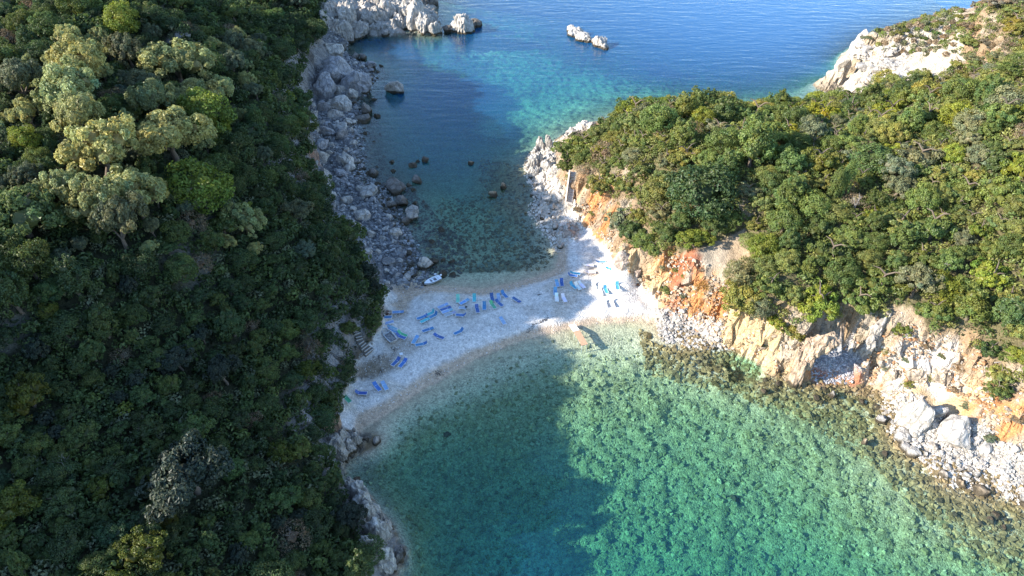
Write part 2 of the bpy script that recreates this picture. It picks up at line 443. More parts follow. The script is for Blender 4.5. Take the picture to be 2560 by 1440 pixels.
def mesh_np(name, v, f, smooth_shade=True):
    """f: int array [n,3] or [n,4]"""
    me = bpy.data.meshes.new(name)
    v = np.ascontiguousarray(v, np.float32); f = np.ascontiguousarray(f, np.int32)
    n, k = f.shape
    me.vertices.add(len(v)); me.vertices.foreach_set('co', v.ravel())
    me.loops.add(n * k); me.loops.foreach_set('vertex_index', f.ravel())
    me.polygons.add(n)
    me.polygons.foreach_set('loop_start', np.arange(0, n * k, k, dtype=np.int32))
    me.polygons.foreach_set('loop_total', np.full(n, k, np.int32))
    me.polygons.foreach_set('use_smooth', np.full(n, smooth_shade, bool))
    me.update(calc_edges=True)
    return me

def attr_col(me, name, rgb):
    a = me.attributes.new(name, 'FLOAT_COLOR', 'POINT')
    c = np.ones((len(rgb), 4), np.float32); c[:, :3] = rgb
    a.data.foreach_set('color', c.ravel())

def attr_f(me, name, val):
    a = me.attributes.new(name, 'FLOAT', 'POINT')
    a.data.foreach_set('value', np.ascontiguousarray(val, np.float32))

def thing(name, label, cat, loc=(0, 0, 0), rz=0.0, group=None):
    o = bpy.data.objects.new(name, None)
    o.empty_display_size = 0.3
    COL.objects.link(o)
    o.location = loc; o.rotation_euler = (0, 0, rz)
    return tag(o, label, cat, group)

def tag(o, label, cat, group=None):
    o['label'] = label; o['category'] = cat
    if group: o['group'] = group
    return o

def inside(poly, u, v):
    poly = np.asarray(poly, float)
    r = np.zeros(u.shape, bool)
    x0, y0 = poly[-1]
    for x1, y1 in poly:
        c = ((y1 > v) != (y0 > v)) & (u < (x0 - x1) * (v - y1) / (y0 - y1 + 1e-12) + x1)
        r ^= c
        x0, y0 = x1, y1
    return r

def soft(mask, r):
    """mask with a feathered edge about r metres wide"""
    k = max(1, int(r / STEP))
    m = mask.astype(float)
    for ax in (0, 1):
        for _ in range(2):
            c = np.cumsum(np.concatenate([np.repeat(m.take([0], ax), k + 1, ax), m, np.repeat(m.take([-1], ax), k, ax)], ax), ax)
            n = m.shape[ax]
            m = (c.take(range(2*k + 1, n + 2*k + 1), ax) - c.take(range(0, n), ax)) / (2*k + 1)
    return m

# ------------------------------------------------------------------ zones of the place (outlined in the photograph, carried onto the surveyed ground)
U1, V1, _ = project(XX, YY, np.full_like(HB, 0.6))
_strip = inside([(800,85),(868,104),(858,130),(875,152),(920,168),(923,198),(900,235),(874,257),(894,300),(872,314),(884,352),(886,395),(880,432),(900,457),(934,474),(948,512),(984,562),(994,602),(1015,640),(1003,680),(1030,710),(960,725),(905,600),(830,505),(785,440),(775,300),(790,160)], U1, V1) & (XX < -8)
_k = soft(_strip, 1.2)
HB = np.where(_strip, np.maximum(HB, 0.25 + 0.5 * _k), HB)
# the cave: a hollow worn back into the foot of the cliff
_ce = np.hypot((XX - 47.2) / 4.5, (YY - 75.0) / 3.0)
_fl = 0.5 + 0.55 * np.maximum(0, YY - 73.0)
HB = np.where(_ce < 1.15, np.minimum(HB, np.maximum(_fl, _fl + (_ce - .95) * 40)), HB)
# bed of the concrete stairs
_sa, _sb = np.array(ground(1434, 428, 6.5)), np.array(ground(1424, 505, 1.9))
_sd = _sb - _sa; _sl = math.hypot(_sd[0], _sd[1])
_ts = ((XX - _sa[0]) * _sd[0] + (YY - _sa[1]) * _sd[1]) / _sl ** 2
_of = np.abs((XX - _sa[0]) * _sd[1] - (YY - _sa[1]) * _sd[0]) / _sl
HB = np.where((_ts > -.15) & (_ts < 1.1) & (_of < 1.5), np.minimum(HB, _sa[2] + _sd[2] * np.clip(_ts, 0, 1) - .75), HB)
UU, VV, _ = project(XX, YY, HB)
Z_BEACH = inside([(955,715),(1040,700),(1110,700),(1200,705),(1290,690),(1340,680),(1385,660),(1390,600),(1400,555),(1430,530),(1448,548),(1500,605),(1545,652),(1595,708),(1645,752),(1652,790),(1640,830),
    (1500,830),(1400,850),(1300,880),(1200,920),(1100,975),(1000,1035),(940,1075),(890,1085),(848,1060),(850,1000),(880,925),(930,850),(968,790),(955,760)], UU, VV) & (YY > 50) & (YY < 135)
Z_LEFTSHORE = inside([(800,85),(872,60),(900,100),(960,240),(960,440),(1060,560),(1110,640),(1060,720),(955,722),(930,690),(890,620),(846,570),(800,510),(778,440),(765,400),(750,330),(735,260),(742,140)], UU, VV) & (HB < 5.5)
Z_PROM = inside([(780,-60),(1090,-60),(1112,90),(1000,90),(900,110),(840,110),(800,60)], UU, VV) & (YY > 175)
Z_LEFT = (inside([(-9000,-9000),(800,-9000)] + [(p[0] + 6, p[1]) for p in BRINK_L] + [(910,3000),(-9000,3000)], UU, VV) & (XX < 0) & (HB > 1.6)) | ((XX < -58) & (HB > 3))
Z_HEAD = inside([(2020,255),(2085,150),(2110,110),(2150,60),(2400,30),(2420,150),(2330,215),(2200,245),(2100,262)], UU, VV) & (YY > 140) & (XX > 60)
Z_RIGHT = inside([(1405,395),(1440,352),(1500,325),(1560,297),(1640,240),(1760,200),(1860,230),(1990,230),(2060,268),(2150,250),(2200,228),(2330,205),(2400,150),(2405,80),(2440,30),(2500,-400),(9000,-2000),(9000,1400),(2640,1010),
    (2560,985),(2500,965),(2462,890),(2390,846),(2330,830),(2290,770),(2230,760),(2210,800),(2130,775),(2060,790),(1990,835),(1920,812),(1835,768),(1850,700),(1880,640),(1862,572),(1800,600),(1720,630),(1640,642),(1560,608),(1535,562),(1568,525),(1530,492),(1470,470),(1448,440),(1432,415)], UU, VV) & (XX > 5) & (HB > 2.5)
Z_RUBBLE = inside([(1640,768),(1750,780),(1815,815),(1840,868),(1760,880),(1650,850)], UU, VV) | inside([(2210,975),(2290,985),(2340,1050),(2420,1050),(2560,1110),(2700,1160),(2700,1300),(2560,1262),(2480,1232),(2380,1216),(2330,1186),(2262,1130),(2225,1080),(2195,1000)], UU, VV) & (HB < 3.2)
Z_CAVE = (_ce < 1.0) & (HB < 3.5)
Z_RSHORE = inside([(1300,350),(1380,340),(1420,420),(1430,500),(1470,560),(1440,600),(1380,640),(1350,580),(1300,540)], UU, VV) & (HB < 3)

P2 = np.column_stack([XX.ravel(), YY.ravel()])
N1 = fbm(P2, 9.0, 5, 3).reshape(NY, NX)
N2 = fbm(P2, 2.6, 4, 9).reshape(NY, NX)
N3 = fbm(P2, 0.9, 3, 21).reshape(NY, NX)
gy, gx = np.gradient(HB, STEP)
SLOPE = np.hypot(gx, gy)
CRAG = np.clip(smooth(0.75, 1.5, SLOPE) * (HB > -0.6), 0, 1)
CRAG = np.maximum(CRAG, Z_PROM * (HB > -1) * 0.9)
CRAG = np.maximum(CRAG, inside([(780,1085),(930,1085),(880,1180),(1020,1380),(1000,1500),(890,1500),(900,1340),(845,1210)], UU, VV) * (HB > -0.8) * (YY < 70) * 0.8)
CRAG = np.maximum(CRAG, inside([(1300,350),(1400,330),(1480,300),(1560,285),(1450,350),(1410,400),(1420,500),(1330,520)], UU, VV) * (HB > -0.5) * (YY > 100) * 0.7)
CRAG = np.maximum(CRAG, Z_HEAD * (HB > -1) * .9)
CRAG[Z_BEACH] = 0
FLAT = Z_BEACH | ((HB < 0.4) & (HB > -1.0))
H = HB + np.where(FLAT, 0.05 * N2, np.where(HB > 0, 0.35 * N2 + 0.12 * N3, 0.18 * N2 + 0.12 * N3))
rid = 1 - np.abs(N2)
H += CRAG * (0.9 * (rid - 0.6) + 0.45 * N3)
# cobbles and ledges of the sea floor
cob = smooth(0.0, 0.5, N3 + 0.25 * N2)
H += np.where(HB < -0.35, 0.35 * cob * smooth(-0.35, -1.2, HB), 0)
# broken blocks lie on the shore strips
blk = Z_LEFTSHORE | Z_RUBBLE | Z_RSHORE
H += np.where(blk, 0.30 * N3 + 0.22 * np.abs(N2), 0)

# colour of each place
def C(r, g, b): return np.array([r, g, b])
T = np.empty((NY, NX, 3)); T[:] = C(0.17, 0.125, 0.075)
def paint(mask, col, amount=1.0):
    k = (np.asarray(mask, float) * amount)[..., None]
    T[:] = T * (1 - k) + np.asarray(col) * k
right = XX > 5
mixn = smooth(-0.25, 0.35, N1 + 0.5 * N2)
paint(right & (HB > 0), C(0.33, 0.245, 0.16))
paint(right & (HB > 0), C(0.34, 0.28, 0.21), mixn)
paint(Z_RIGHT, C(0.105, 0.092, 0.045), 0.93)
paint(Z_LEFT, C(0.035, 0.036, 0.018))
paint(CRAG * right * ~Z_HEAD, C(0.28, 0.195, 0.12), 0.85)
paint(CRAG * right * smooth(0.0, 0.5, N2 + N1 * .5), C(0.34, 0.29, 0.225), 0.8)
paint(CRAG * right * ~Z_HEAD * smooth(.1, .6, fbm(P2, 4.0, 4, 71).reshape(NY, NX)), C(0.37, 0.21, 0.105), 0.45)
paint(CRAG * ~right, C(0.25, 0.235, 0.22))
paint(Z_PROM & (HB > 0), C(0.34, 0.315, 0.28))
paint(Z_LEFTSHORE, C(0.17, 0.168, 0.172))
paint(Z_HEAD & (HB > 0), C(0.44, 0.385, 0.31), 0.9)
paint(Z_HEAD * (HB > 0) * smooth(.0, .5, N1 - .3 * N2), C(0.30, 0.23, 0.15), 0.8)
paint(Z_RSHORE & (HB > 0), C(0.50, 0.44, 0.36))
paint(Z_RUBBLE & (HB > -.2), C(0.34, 0.30, 0.25))
paint(Z_CAVE, C(0.33, 0.33, 0.34))
def spot(u, v, z, r, col, amount=1.0, sharp=0.5):
    x, y, _ = ground(u, v, z)
    d = np.hypot(XX - x, YY - y) / r + 0.55 * N2 + 0.3 * N3
    paint(smooth(1.0, sharp, d) * (HB > 0.15), col, amount)
ORANGE, RED, TAN, WHITE = C(0.47, 0.205, 0.07), C(0.34, 0.12, 0.06), C(0.5, 0.36, 0.2), C(0.55, 0.5, 0.44)
for u, v, z, r, c in [(1690,725,4,3.4,RED),(1660,690,5,2.2,ORANGE),(1740,745,4,3.2,ORANGE),(1790,780,4,2.6,ORANGE),(1720,690,6,2.4,RED),(1500,515,5,2.6,ORANGE),(1525,540,6,2.2,ORANGE),(1490,590,2.5,1.5,ORANGE),(1545,640,3,1.6,RED),
        (1880,885,2.5,2.4,ORANGE),(1930,900,3,2.6,ORANGE),(1975,925,3,1.8,ORANGE),(2090,825,10,2.0,RED),(2140,850,9,2.0,ORANGE),(2440,1010,5,2.6,ORANGE),(2520,1040,5,2.4,ORANGE),(1840,850,1.5,1.6,ORANGE),(2050,830,9,1.6,ORANGE),
        (1600,700,4,2.4,TAN),(1570,660,5,2.2,TAN),(1640,690,6,2.2,TAN),(1860,820,5,3.5,TAN),(1950,850,6,3.2,TAN),(2330,930,6,3.0,TAN),(2260,950,3,2.4,TAN),(2420,960,7,3,TAN),(1470,500,4,1.8,TAN),(2380,880,9,3,WHITE),(2280,870,8,2.6,WHITE),(2180,820,10,1.8,WHITE),(1850,780,7,2.4,TAN),(2140,935,2,1.3,RED)]:
    spot(u, v, z, r, c, 0.85)
x0, y0, _ = ground(762, 405, 6)
paint(smooth(1, .3, np.hypot((XX-x0)/2.2, (YY-y0)/6) + .4*N2) * (HB > 2) * (HB < 9.5) * ~Z_LEFT, C(0.42, 0.24, 0.15), .9)
paint(smooth(1, .3, np.hypot((XX-ground(752,165,7)[0])/2, (YY-ground(752,165,7)[1])/7) + .4*N2) * (HB > 2) * (HB < 10.5) * ~Z_LEFT, C(0.40, 0.33, 0.25), .9)
# beach: white pebbles, bare tan patches, a wet tan strand at the water
paint(Z_BEACH & (HB > -.03), C(0.64, 0.60, 0.55))
paint(Z_BEACH & (HB > .3), C(0.46, 0.385, 0.29), 0.55 * smooth(0.25, 0.7, N1 + .25 * N2))
for u, v, r, k in [(925,912,3.0,.9),(1010,870,2.4,.5),(1180,790,3,.35),(960,790,2.2,.5),(905,985,1.2,.5),(1330,775,1.6,.3)]:
    x, y, _ = ground(u, v, 1.2)
    paint(smooth(1, .3, np.hypot((XX - x) / 1.3, YY - y) / r + .35 * N2) * (HB > .2), C(0.20, 0.15, 0.095), k)
strand = Z_BEACH * smooth(0.78, 0.40, HB + 0.15 * N1) * smooth(-0.06, -0.02, HB)
paint(strand, C(0.47, 0.345, 0.235), 0.9)
paint((HB > -.15) & (HB < 0.28) & ~Z_BEACH, C(0.15, 0.11, 0.065), .7)
# sea floor
U0, V0, _ = project(XX, YY, np.minimum(HB, 0))
sea = HB < -0.12
near = YY < 100
paint(sea & near, C(0.325, 0.30, 0.19))
paint(sea & near, C(0.215, 0.205, 0.11), 0.6 * smooth(0.0, 0.5, N3 + 0.25 * N2) * smooth(-0.4, -1.4, HB))
paint(sea & near, C(0.54, 0.47, 0.34), .9 * smooth(-1.6, -.5, HB))
rs = inside([(1640,820),(1780,870),(1950,935),(2110,975),(2210,1005),(2260,1130),(2380,1215),(2560,1260),(2700,1300),(2700,1520),(2440,1410),(2280,1250),(2120,1120),(1960,1030),(1800,945),(1660,875)], U0, V0)
x, y = XX, YY
paint(sea * near * soft(rs, 2.5), C(0.165, 0.125, 0.055), 0.85 * smooth(-0.45, 0.25, .5 * N2 + .8 * N3))
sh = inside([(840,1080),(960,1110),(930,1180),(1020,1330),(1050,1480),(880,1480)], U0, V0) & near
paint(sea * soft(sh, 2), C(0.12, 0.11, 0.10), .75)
bl = inside([(1080,1440),(1200,1420),(1260,1330),(1400,1330),(1480,1480),(1080,1500)], U0, V0) & near
paint(sea * soft(bl, 3), C(0.45, 0.5, 0.42), .8 * smooth(-.2, .3, N1 + .6 * N2))
far = YY >= 100
paint((HB < 0) & far, C(0.15, 0.185, 0.145))
paint((HB < 0) & (HB > -1.2) & (YY > 0), C(0.44, 0.37, 0.25), .9 * smooth(-1.1, -.1, HB) * np.clip(2.2 * soft(Z_BEACH, 7.0), 0, 1))
ibs, rfs = None, None
tq = np.zeros_like(HB)
for u, v, rx, ry, k in [(1320,170,17,22,1),(1440,210,17,18,1),(1260,130,14,18,.9),(1560,215,13,12,.9),(1300,270,12,12,1),(1400,270,13,10,.9),(1240,320,6,8,.8),(1280,60,10,20,.5),(1360,320,8,7,.6),(1190,90,8,16,.5),(1640,225,6,6,.5)]:
    gx0, gy0, _ = ground(u, v, -5)
    tq = np.maximum(tq, k * smooth(1.15, 0.35, np.hypot((XX - gx0) / rx, (YY - gy0) / ry) + .22 * N1 + .1 * N2))
paint(sea & far, C(0.44, 0.47, 0.39), tq)
ib = inside([(1100,500),(1250,480),(1390,560),(1410,680),(1250,730),(1100,730),(1060,640)], U0, V0) & far
paint(sea * soft(ib, 3), C(0.30, 0.30, 0.19), .75 * smooth(-.5, .4, N1 + .4 * N2))
for u, v, r in [(1180,690,3.0),(1280,665,2.5),(1230,700,2.0)]:
    gx0, gy0, _ = ground(u, v, -.5)
    paint(sea & ib & True, C(0.10, 0.105, 0.06), .8 * smooth(1, .4, np.hypot((XX - gx0) / 1.8, YY - gy0) / r + .4 * N2))
rf = inside([(1200,400),(1330,420),(1330,520),(1380,600),(1340,620),(1250,540),(1200,470)], U0, V0) & far
paint(sea * soft(rf, 2.5), C(0.16, 0.13, 0.065), .85 * smooth(-.5, .2, N2 + .5 * N1))
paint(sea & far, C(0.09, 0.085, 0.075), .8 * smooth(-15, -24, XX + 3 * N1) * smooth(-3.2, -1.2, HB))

PEB = np.where(Z_BEACH | Z_RUBBLE | Z_CAVE | Z_LEFTSHORE | sea, 1.0, 0.25)
PEB = np.where(Z_BEACH, .55, PEB)
PEB = np.where(Z_LEFT | Z_RIGHT, 0.1, PEB)

# ------------------------------------------------------------------ terrain and sea floor meshes
VIEW = (UU > -500) & (UU < 3060) & (VV < 1900)
zone = np.zeros((NY, NX), int)                       # 0 left hillside
zone[right] = 1
zone[Z_HEAD] = 2
zone[Z_PROM | (Z_LEFTSHORE & (YY > 172))] = 3
zone[Z_LEFTSHORE & (YY <= 172)] = 4
zone[Z_BEACH] = 5
zone[HB < -0.02] = 6
NAMES = {0: 'wooded_hillside', 1: 'scrub_hillside', 2: 'rocky_headland', 3: 'rocky_promontory', 4: 'boulder_shore', 5: 'pebble_beach', 6: 'seabed'}
idx = np.arange(NY * NX).reshape(NY, NX)
Q = np.stack([idx[:-1, :-1], idx[:-1, 1:], idx[1:, 1:], idx[1:, :-1]], -1).reshape(-1, 4)
zq = zone[:-1, :-1].ravel()
keep = VIEW.ravel()[Q].any(1) | (HB.ravel()[Q].max(1) > 0)
Q, zq = Q[keep], zq[keep]
ALLV = np.column_stack([XX.ravel(), YY.ravel(), H.ravel()])
# crags also jut sideways
gy2, gx2 = np.gradient(H, STEP)
nz = 1 / np.sqrt(1 + gx2**2 + gy2**2)
cr = CRAG.ravel()
jut = fbm(ALLV, 1.7, 4, 40) * 1.05 + (np.abs(fbm(ALLV * np.array([1, 1, .5]), 3.2, 2, 55)) - .3) * 0.9
ALLV[:, 0] += -gx2.ravel() * nz.ravel() * cr * jut
ALLV[:, 1] += -gy2.ravel() * nz.ravel() * cr * jut
HT = H
for zk, nm in NAMES.items():
    q = Q[zq == zk]
    if not len(q): continue
    used, inv = np.unique(q, return_inverse=True)
    me = mesh_np(nm, ALLV[used], inv.reshape(-1, 4))
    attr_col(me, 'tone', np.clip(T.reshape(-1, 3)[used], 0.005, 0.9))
    attr_f(me, 'crag', cr[used])
    attr_f(me, 'pebble', PEB.ravel()[used])
    me.polygons.foreach_set('use_smooth', cr[q].mean(1) < .35)
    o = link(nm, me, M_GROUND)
    o['kind'] = 'structure'

# ------------------------------------------------------------------ the sea
DEP = np.clip(-(HB + 0.1 * N2), 0, None)
wq = np.stack([idx[:-1, :-1], idx[:-1, 1:], idx[1:, 1:], idx[1:, :-1]], -1).reshape(-1, 4)
wq = wq[(HB.ravel()[wq].min(1) < 0.35) & (VIEW.ravel()[wq].any(1))]
used, inv = np.unique(wq, return_inverse=True)
sv = np.column_stack([XX.ravel()[used], YY.ravel()[used], np.zeros(len(used))])
sf = inv.reshape(-1, 4)
dep = DEP.ravel()[used]
# open sea out to the horizon
n0 = len(sv)
xa, xb, ya, yb = GX[0], GX[-1], GY[0], GY[-1]
R = 6000.0
ov = [(-R, yb, 0), (R, yb, 0), (R, R, 0), (-R, R, 0), (-R, -R, 0), (R, -R, 0), (R, ya, 0), (-R, ya, 0), (xa, ya, 0), (xa, yb, 0), (xb, ya, 0), (xb, yb, 0)]
of = [(0, 1, 2, 3), (4, 5, 6, 7), (7, 8, 9, 0), (10, 6, 1, 11)]
sv = np.vstack([sv, ov]); sf = np.vstack([sf, np.array(of) + n0])
dep = np.concatenate([dep, np.full(len(ov), 25.0)])
me = mesh_np('sea', sv, sf)
sig = np.array([0.20, 0.052, 0.088])
attr_col(me, 'tint', np.exp(-dep[:, None] * sig * 1.2))
attr_f(me, 'turb', 0.94 * (1 - np.exp(-np.maximum(dep - 2.0 + 0.9 * smooth(115, 140, sv[:, 1]), 0) / (9.0 - 1.5 * smooth(115, 140, sv[:, 1])))) * (.5 + .5 * smooth(92, 135, sv[:, 1])))
ch = 0.030 + 0.13 * smooth(110, 190, sv[:, 1]) + 0.03 * smooth(190, 260, sv[:, 1])
ch *= 1 - .55 * smooth(0.9, 0.0, dep)
attr_f(me, 'chop', ch)
o = link('sea', me, M_SEA)
o['kind'] = 'structure'

# ------------------------------------------------------------------ vegetation: crowns of many leaf sprays
def unit(v):
    return v / (np.linalg.norm(v, axis=-1, keepdims=True) + 1e-9)

def sprays(pos, nrm, size, r, aspect=1.5):
    """one small leaf spray (quad) at every pos facing nrm"""
    n = len(pos)
    t = unit(np.cross(nrm, r.normal(size=(n, 3))))
    b = np.cross(nrm, t)
    s = size * r.uniform(0.6, 1.4, n)[:, None]
    a, c = t * s * aspect * .5, b * s * .5
    bend = nrm * s * 0.25
    v = np.stack([pos - a - bend, pos - c * 0.9, pos + a - bend, pos + c * 0.9], 1).reshape(-1, 3)
    f = np.arange(4 * n).reshape(n, 4)
    return v, f

def ico(sub):
    bm = bmesh.new(); bmesh.ops.create_icosphere(bm, subdivisions=sub, radius=1.0)
    v = np.array([q.co[:] for q in bm.verts]); f = np.array([[q.index for q in g.verts] for g in bm.faces])
    bm.free()
    return v, f
ICO = {k: ico(k) for k in (1, 2, 3, 4, 5)}

def crown_mesh(name, seed, n=2600, clumps=34, rad=(1, 1, .75), zc=.75, cr=(.24, .40), leaf=.085, up=0.0, lumps=None, open_=0.12, hue=0.10, core=.46):
    r = np.random.default_rng(seed)
    rad = np.array(rad)
    if lumps is None:
        lumps = [((0, 0, 0), 1.0)]
    cs, rs = [], []
    for (lc, lr) in lumps:
        m = max(5, int(clumps * lr ** 2 / sum(q[1] ** 2 for q in lumps)))
        k = np.arange(m) + .5
        ph = np.arccos(1 - 1.62 * k / m)
        th = math.pi * (1 + 5 ** .5) * k + r.uniform(0, 6)
        d = np.column_stack([np.cos(th) * np.sin(ph), np.sin(th) * np.sin(ph), np.cos(ph)])
        d = unit(d + r.normal(size=d.shape) * .18)
        cc = np.array(lc) + d * lr * r.uniform(.62, .86, m)[:, None]
        cs.append(cc); rs.append(r.uniform(*cr, m) * lr ** .7)
    cs = np.vstack(cs); rs = np.concatenate(rs)
    w = rs ** 2 / (rs ** 2).sum()
    which = r.choice(len(cs), n, p=w)
    d = unit(r.normal(size=(n, 3)))
    out = unit(cs[which])
    d = unit(d + out * .75)                         # leaves sit on the outer side of each spray
    pos = cs[which] + d * (rs[which] * r.uniform(.60, 1.16, n))[:, None]
    nrm = unit(d * 1.0 + r.normal(size=(n, 3)) * .34 + np.array([0, 0, up]))
    pos = pos * rad + np.array([0, 0, zc])
    v, f = sprays(pos, nrm, leaf, r)
    tone_c = r.uniform(.78, 1.22, len(cs)); hue_c = r.normal(0, hue, len(cs))
    tone = tone_c[which] * r.uniform(.75, 1.25, n)
    hs = hue_c[which] + r.normal(0, hue * .6, n)
    col = np.column_stack([tone * (1 + hs), tone * (1 + .25 * hs), tone * (1 - .5 * hs)])
    col = np.repeat(np.clip(col, .2, 2.5), 4, 0)
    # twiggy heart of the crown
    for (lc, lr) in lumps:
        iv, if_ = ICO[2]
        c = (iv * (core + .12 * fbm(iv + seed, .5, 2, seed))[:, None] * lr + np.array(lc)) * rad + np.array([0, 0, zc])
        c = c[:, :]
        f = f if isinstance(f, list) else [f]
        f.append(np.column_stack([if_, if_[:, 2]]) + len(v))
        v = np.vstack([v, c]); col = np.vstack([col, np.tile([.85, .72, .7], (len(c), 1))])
    # the heart is made of triangles: keep them as triangles by splitting every spray as well
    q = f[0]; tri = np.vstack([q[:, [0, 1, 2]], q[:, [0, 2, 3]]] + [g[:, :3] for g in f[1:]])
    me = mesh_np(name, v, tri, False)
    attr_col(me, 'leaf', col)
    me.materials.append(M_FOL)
    return me

def tube(path, radii, k=6):
    path = np.asarray(path, float); n = len(path)
    tan = unit(np.gradient(path, axis=0))
    ref = np.array([.31, .9, .12])
    u = unit(np.cross(tan, ref)); w = np.cross(tan, u)
    a = np.arange(k) * 2 * math.pi / k
    v = (path[:, None] + (u[:, None] * np.cos(a)[None, :, None] + w[:, None] * np.sin(a)[None, :, None]) * np.asarray(radii)[:, None, None]).reshape(-1, 3)
    f = [[i*k + j, i*k + (j+1) % k, (i+1)*k + (j+1) % k, (i+1)*k + j] for i in range(n - 1) for j in range(k)]
    return v, np.array(f)

def join(parts):
    vs, fs, o = [], [], 0
    for v, f in parts:
        vs.append(v); fs.append(np.asarray(f) + o); o += len(v)
    return np.vstack(vs), np.vstack(fs)

def trunk_mesh(name, seed, h=.75, r0=.085):
    r = np.random.default_rng(seed)
    p = np.array([(0, 0, -.25), (.03, 0, .05), (.05, .04, h * .45), (.02, .08, h)]) + np.vstack([[0, 0, 0], r.normal(0, .04, (3, 3))])
    parts = [tube(p, [r0 * 1.3, r0, r0 * .75, r0 * .4])]
    for k in range(4):
        a = k * 1.6 + r.uniform(0, .6)
        b = p[2] if k % 2 else p[3]
        e = b + np.array([math.cos(a) * .5, math.sin(a) * .5, .28])
        parts.append(tube([b, (b + e) / 2 + (0, 0, .1), e], [r0 * .5, r0 * .35, r0 * .12], 5))
    v, f = join(parts)
    return mesh_np(name, v, f)

def bare_tree_mesh(name, seed, spread=.9):
    r = np.random.default_rng(seed)
    parts = []
    def grow(b, d, ln, rad, lev):
        m = b + d * ln * .5 + r.normal(0, .05 * ln, 3)
        e = b + d * ln
        parts.append(tube([b, m, e], [rad, rad * .8, rad * .5], 5 if lev < 2 else 4))
        if lev == 4: return
        for k in range(3 if lev < 3 else 2):
            dd = unit(d + r.normal(0, spread * .55, 3) + np.array([0, 0, .15]))
            grow(e if k else m, dd, ln * r.uniform(.55, .8), rad * .55, lev + 1)
    grow(np.array([0, 0, -.1]), np.array([0, 0, 1.]), .45, .05, 0)
    v, f = join(parts)
    return mesh_np(name, v, f)

_r = np.random.default_rng(77)
def _lumps(k, spread, lo, hi, seed):
    r = np.random.default_rng(seed)
    out = [((0, 0, .1), hi)]
    for q in range(k):
        a = q * 2 * math.pi / k + r.uniform(-.4, .4)
        out.append(((math.cos(a) * spread, math.sin(a) * spread, r.uniform(-.25, .2)), r.uniform(lo, hi)))
    return out
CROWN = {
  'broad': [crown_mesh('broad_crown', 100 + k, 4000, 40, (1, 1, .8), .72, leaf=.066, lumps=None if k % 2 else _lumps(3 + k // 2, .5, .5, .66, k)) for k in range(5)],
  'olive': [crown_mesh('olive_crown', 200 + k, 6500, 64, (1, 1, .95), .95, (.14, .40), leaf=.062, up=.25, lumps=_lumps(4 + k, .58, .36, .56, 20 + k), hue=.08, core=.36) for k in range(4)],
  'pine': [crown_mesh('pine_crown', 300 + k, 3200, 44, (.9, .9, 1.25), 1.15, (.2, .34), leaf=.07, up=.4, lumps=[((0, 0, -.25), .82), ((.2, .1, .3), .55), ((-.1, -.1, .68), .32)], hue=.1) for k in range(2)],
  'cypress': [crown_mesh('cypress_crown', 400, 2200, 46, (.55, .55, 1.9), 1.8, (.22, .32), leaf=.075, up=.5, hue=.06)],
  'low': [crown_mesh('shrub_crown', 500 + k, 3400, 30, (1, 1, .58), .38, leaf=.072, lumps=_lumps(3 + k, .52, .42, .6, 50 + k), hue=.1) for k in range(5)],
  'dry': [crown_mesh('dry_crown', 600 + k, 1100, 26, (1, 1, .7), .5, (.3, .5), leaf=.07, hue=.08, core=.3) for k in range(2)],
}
TRUNK = [trunk_mesh('trunk', 900 + k) for k in range(4)]
DRYTWIGS = [bare_tree_mesh('twigs', 40 + k, 1.3) for k in range(2)]
M_TWIG = plain_material('dead_wood', (0.27, 0.24, 0.21), .9)
for me in TRUNK: me.materials.append(M_BARK)
for me in DRYTWIGS: me.materials.append(M_TWIG)

PAL = {
  'dark green': (.052, .080, .025), 'mid green': (.076, .112, .031), 'fresh green': (.104, .140, .034), 'yellow green': (.160, .190, .026), 'silvery': (.30, .305, .115),
  'grey green': (.135, .152, .080), 'olive green': (.150, .166, .044), 'brownish': (.180, .142, .088), 'golden': (.36, .235, .075), 'reddish': (.16, .06, .04),
}
PLANTS = []        # every plant: dict(x, y, z, R, kind, tone, k (height factor), label or None)
def plant(x, y, z, R, kind, tone, hk=1.0, label=None):
    PLANTS.append(dict(x=x, y=y, z=z, R=R, kind=kind, tone=tone, hk=hk, label=label))

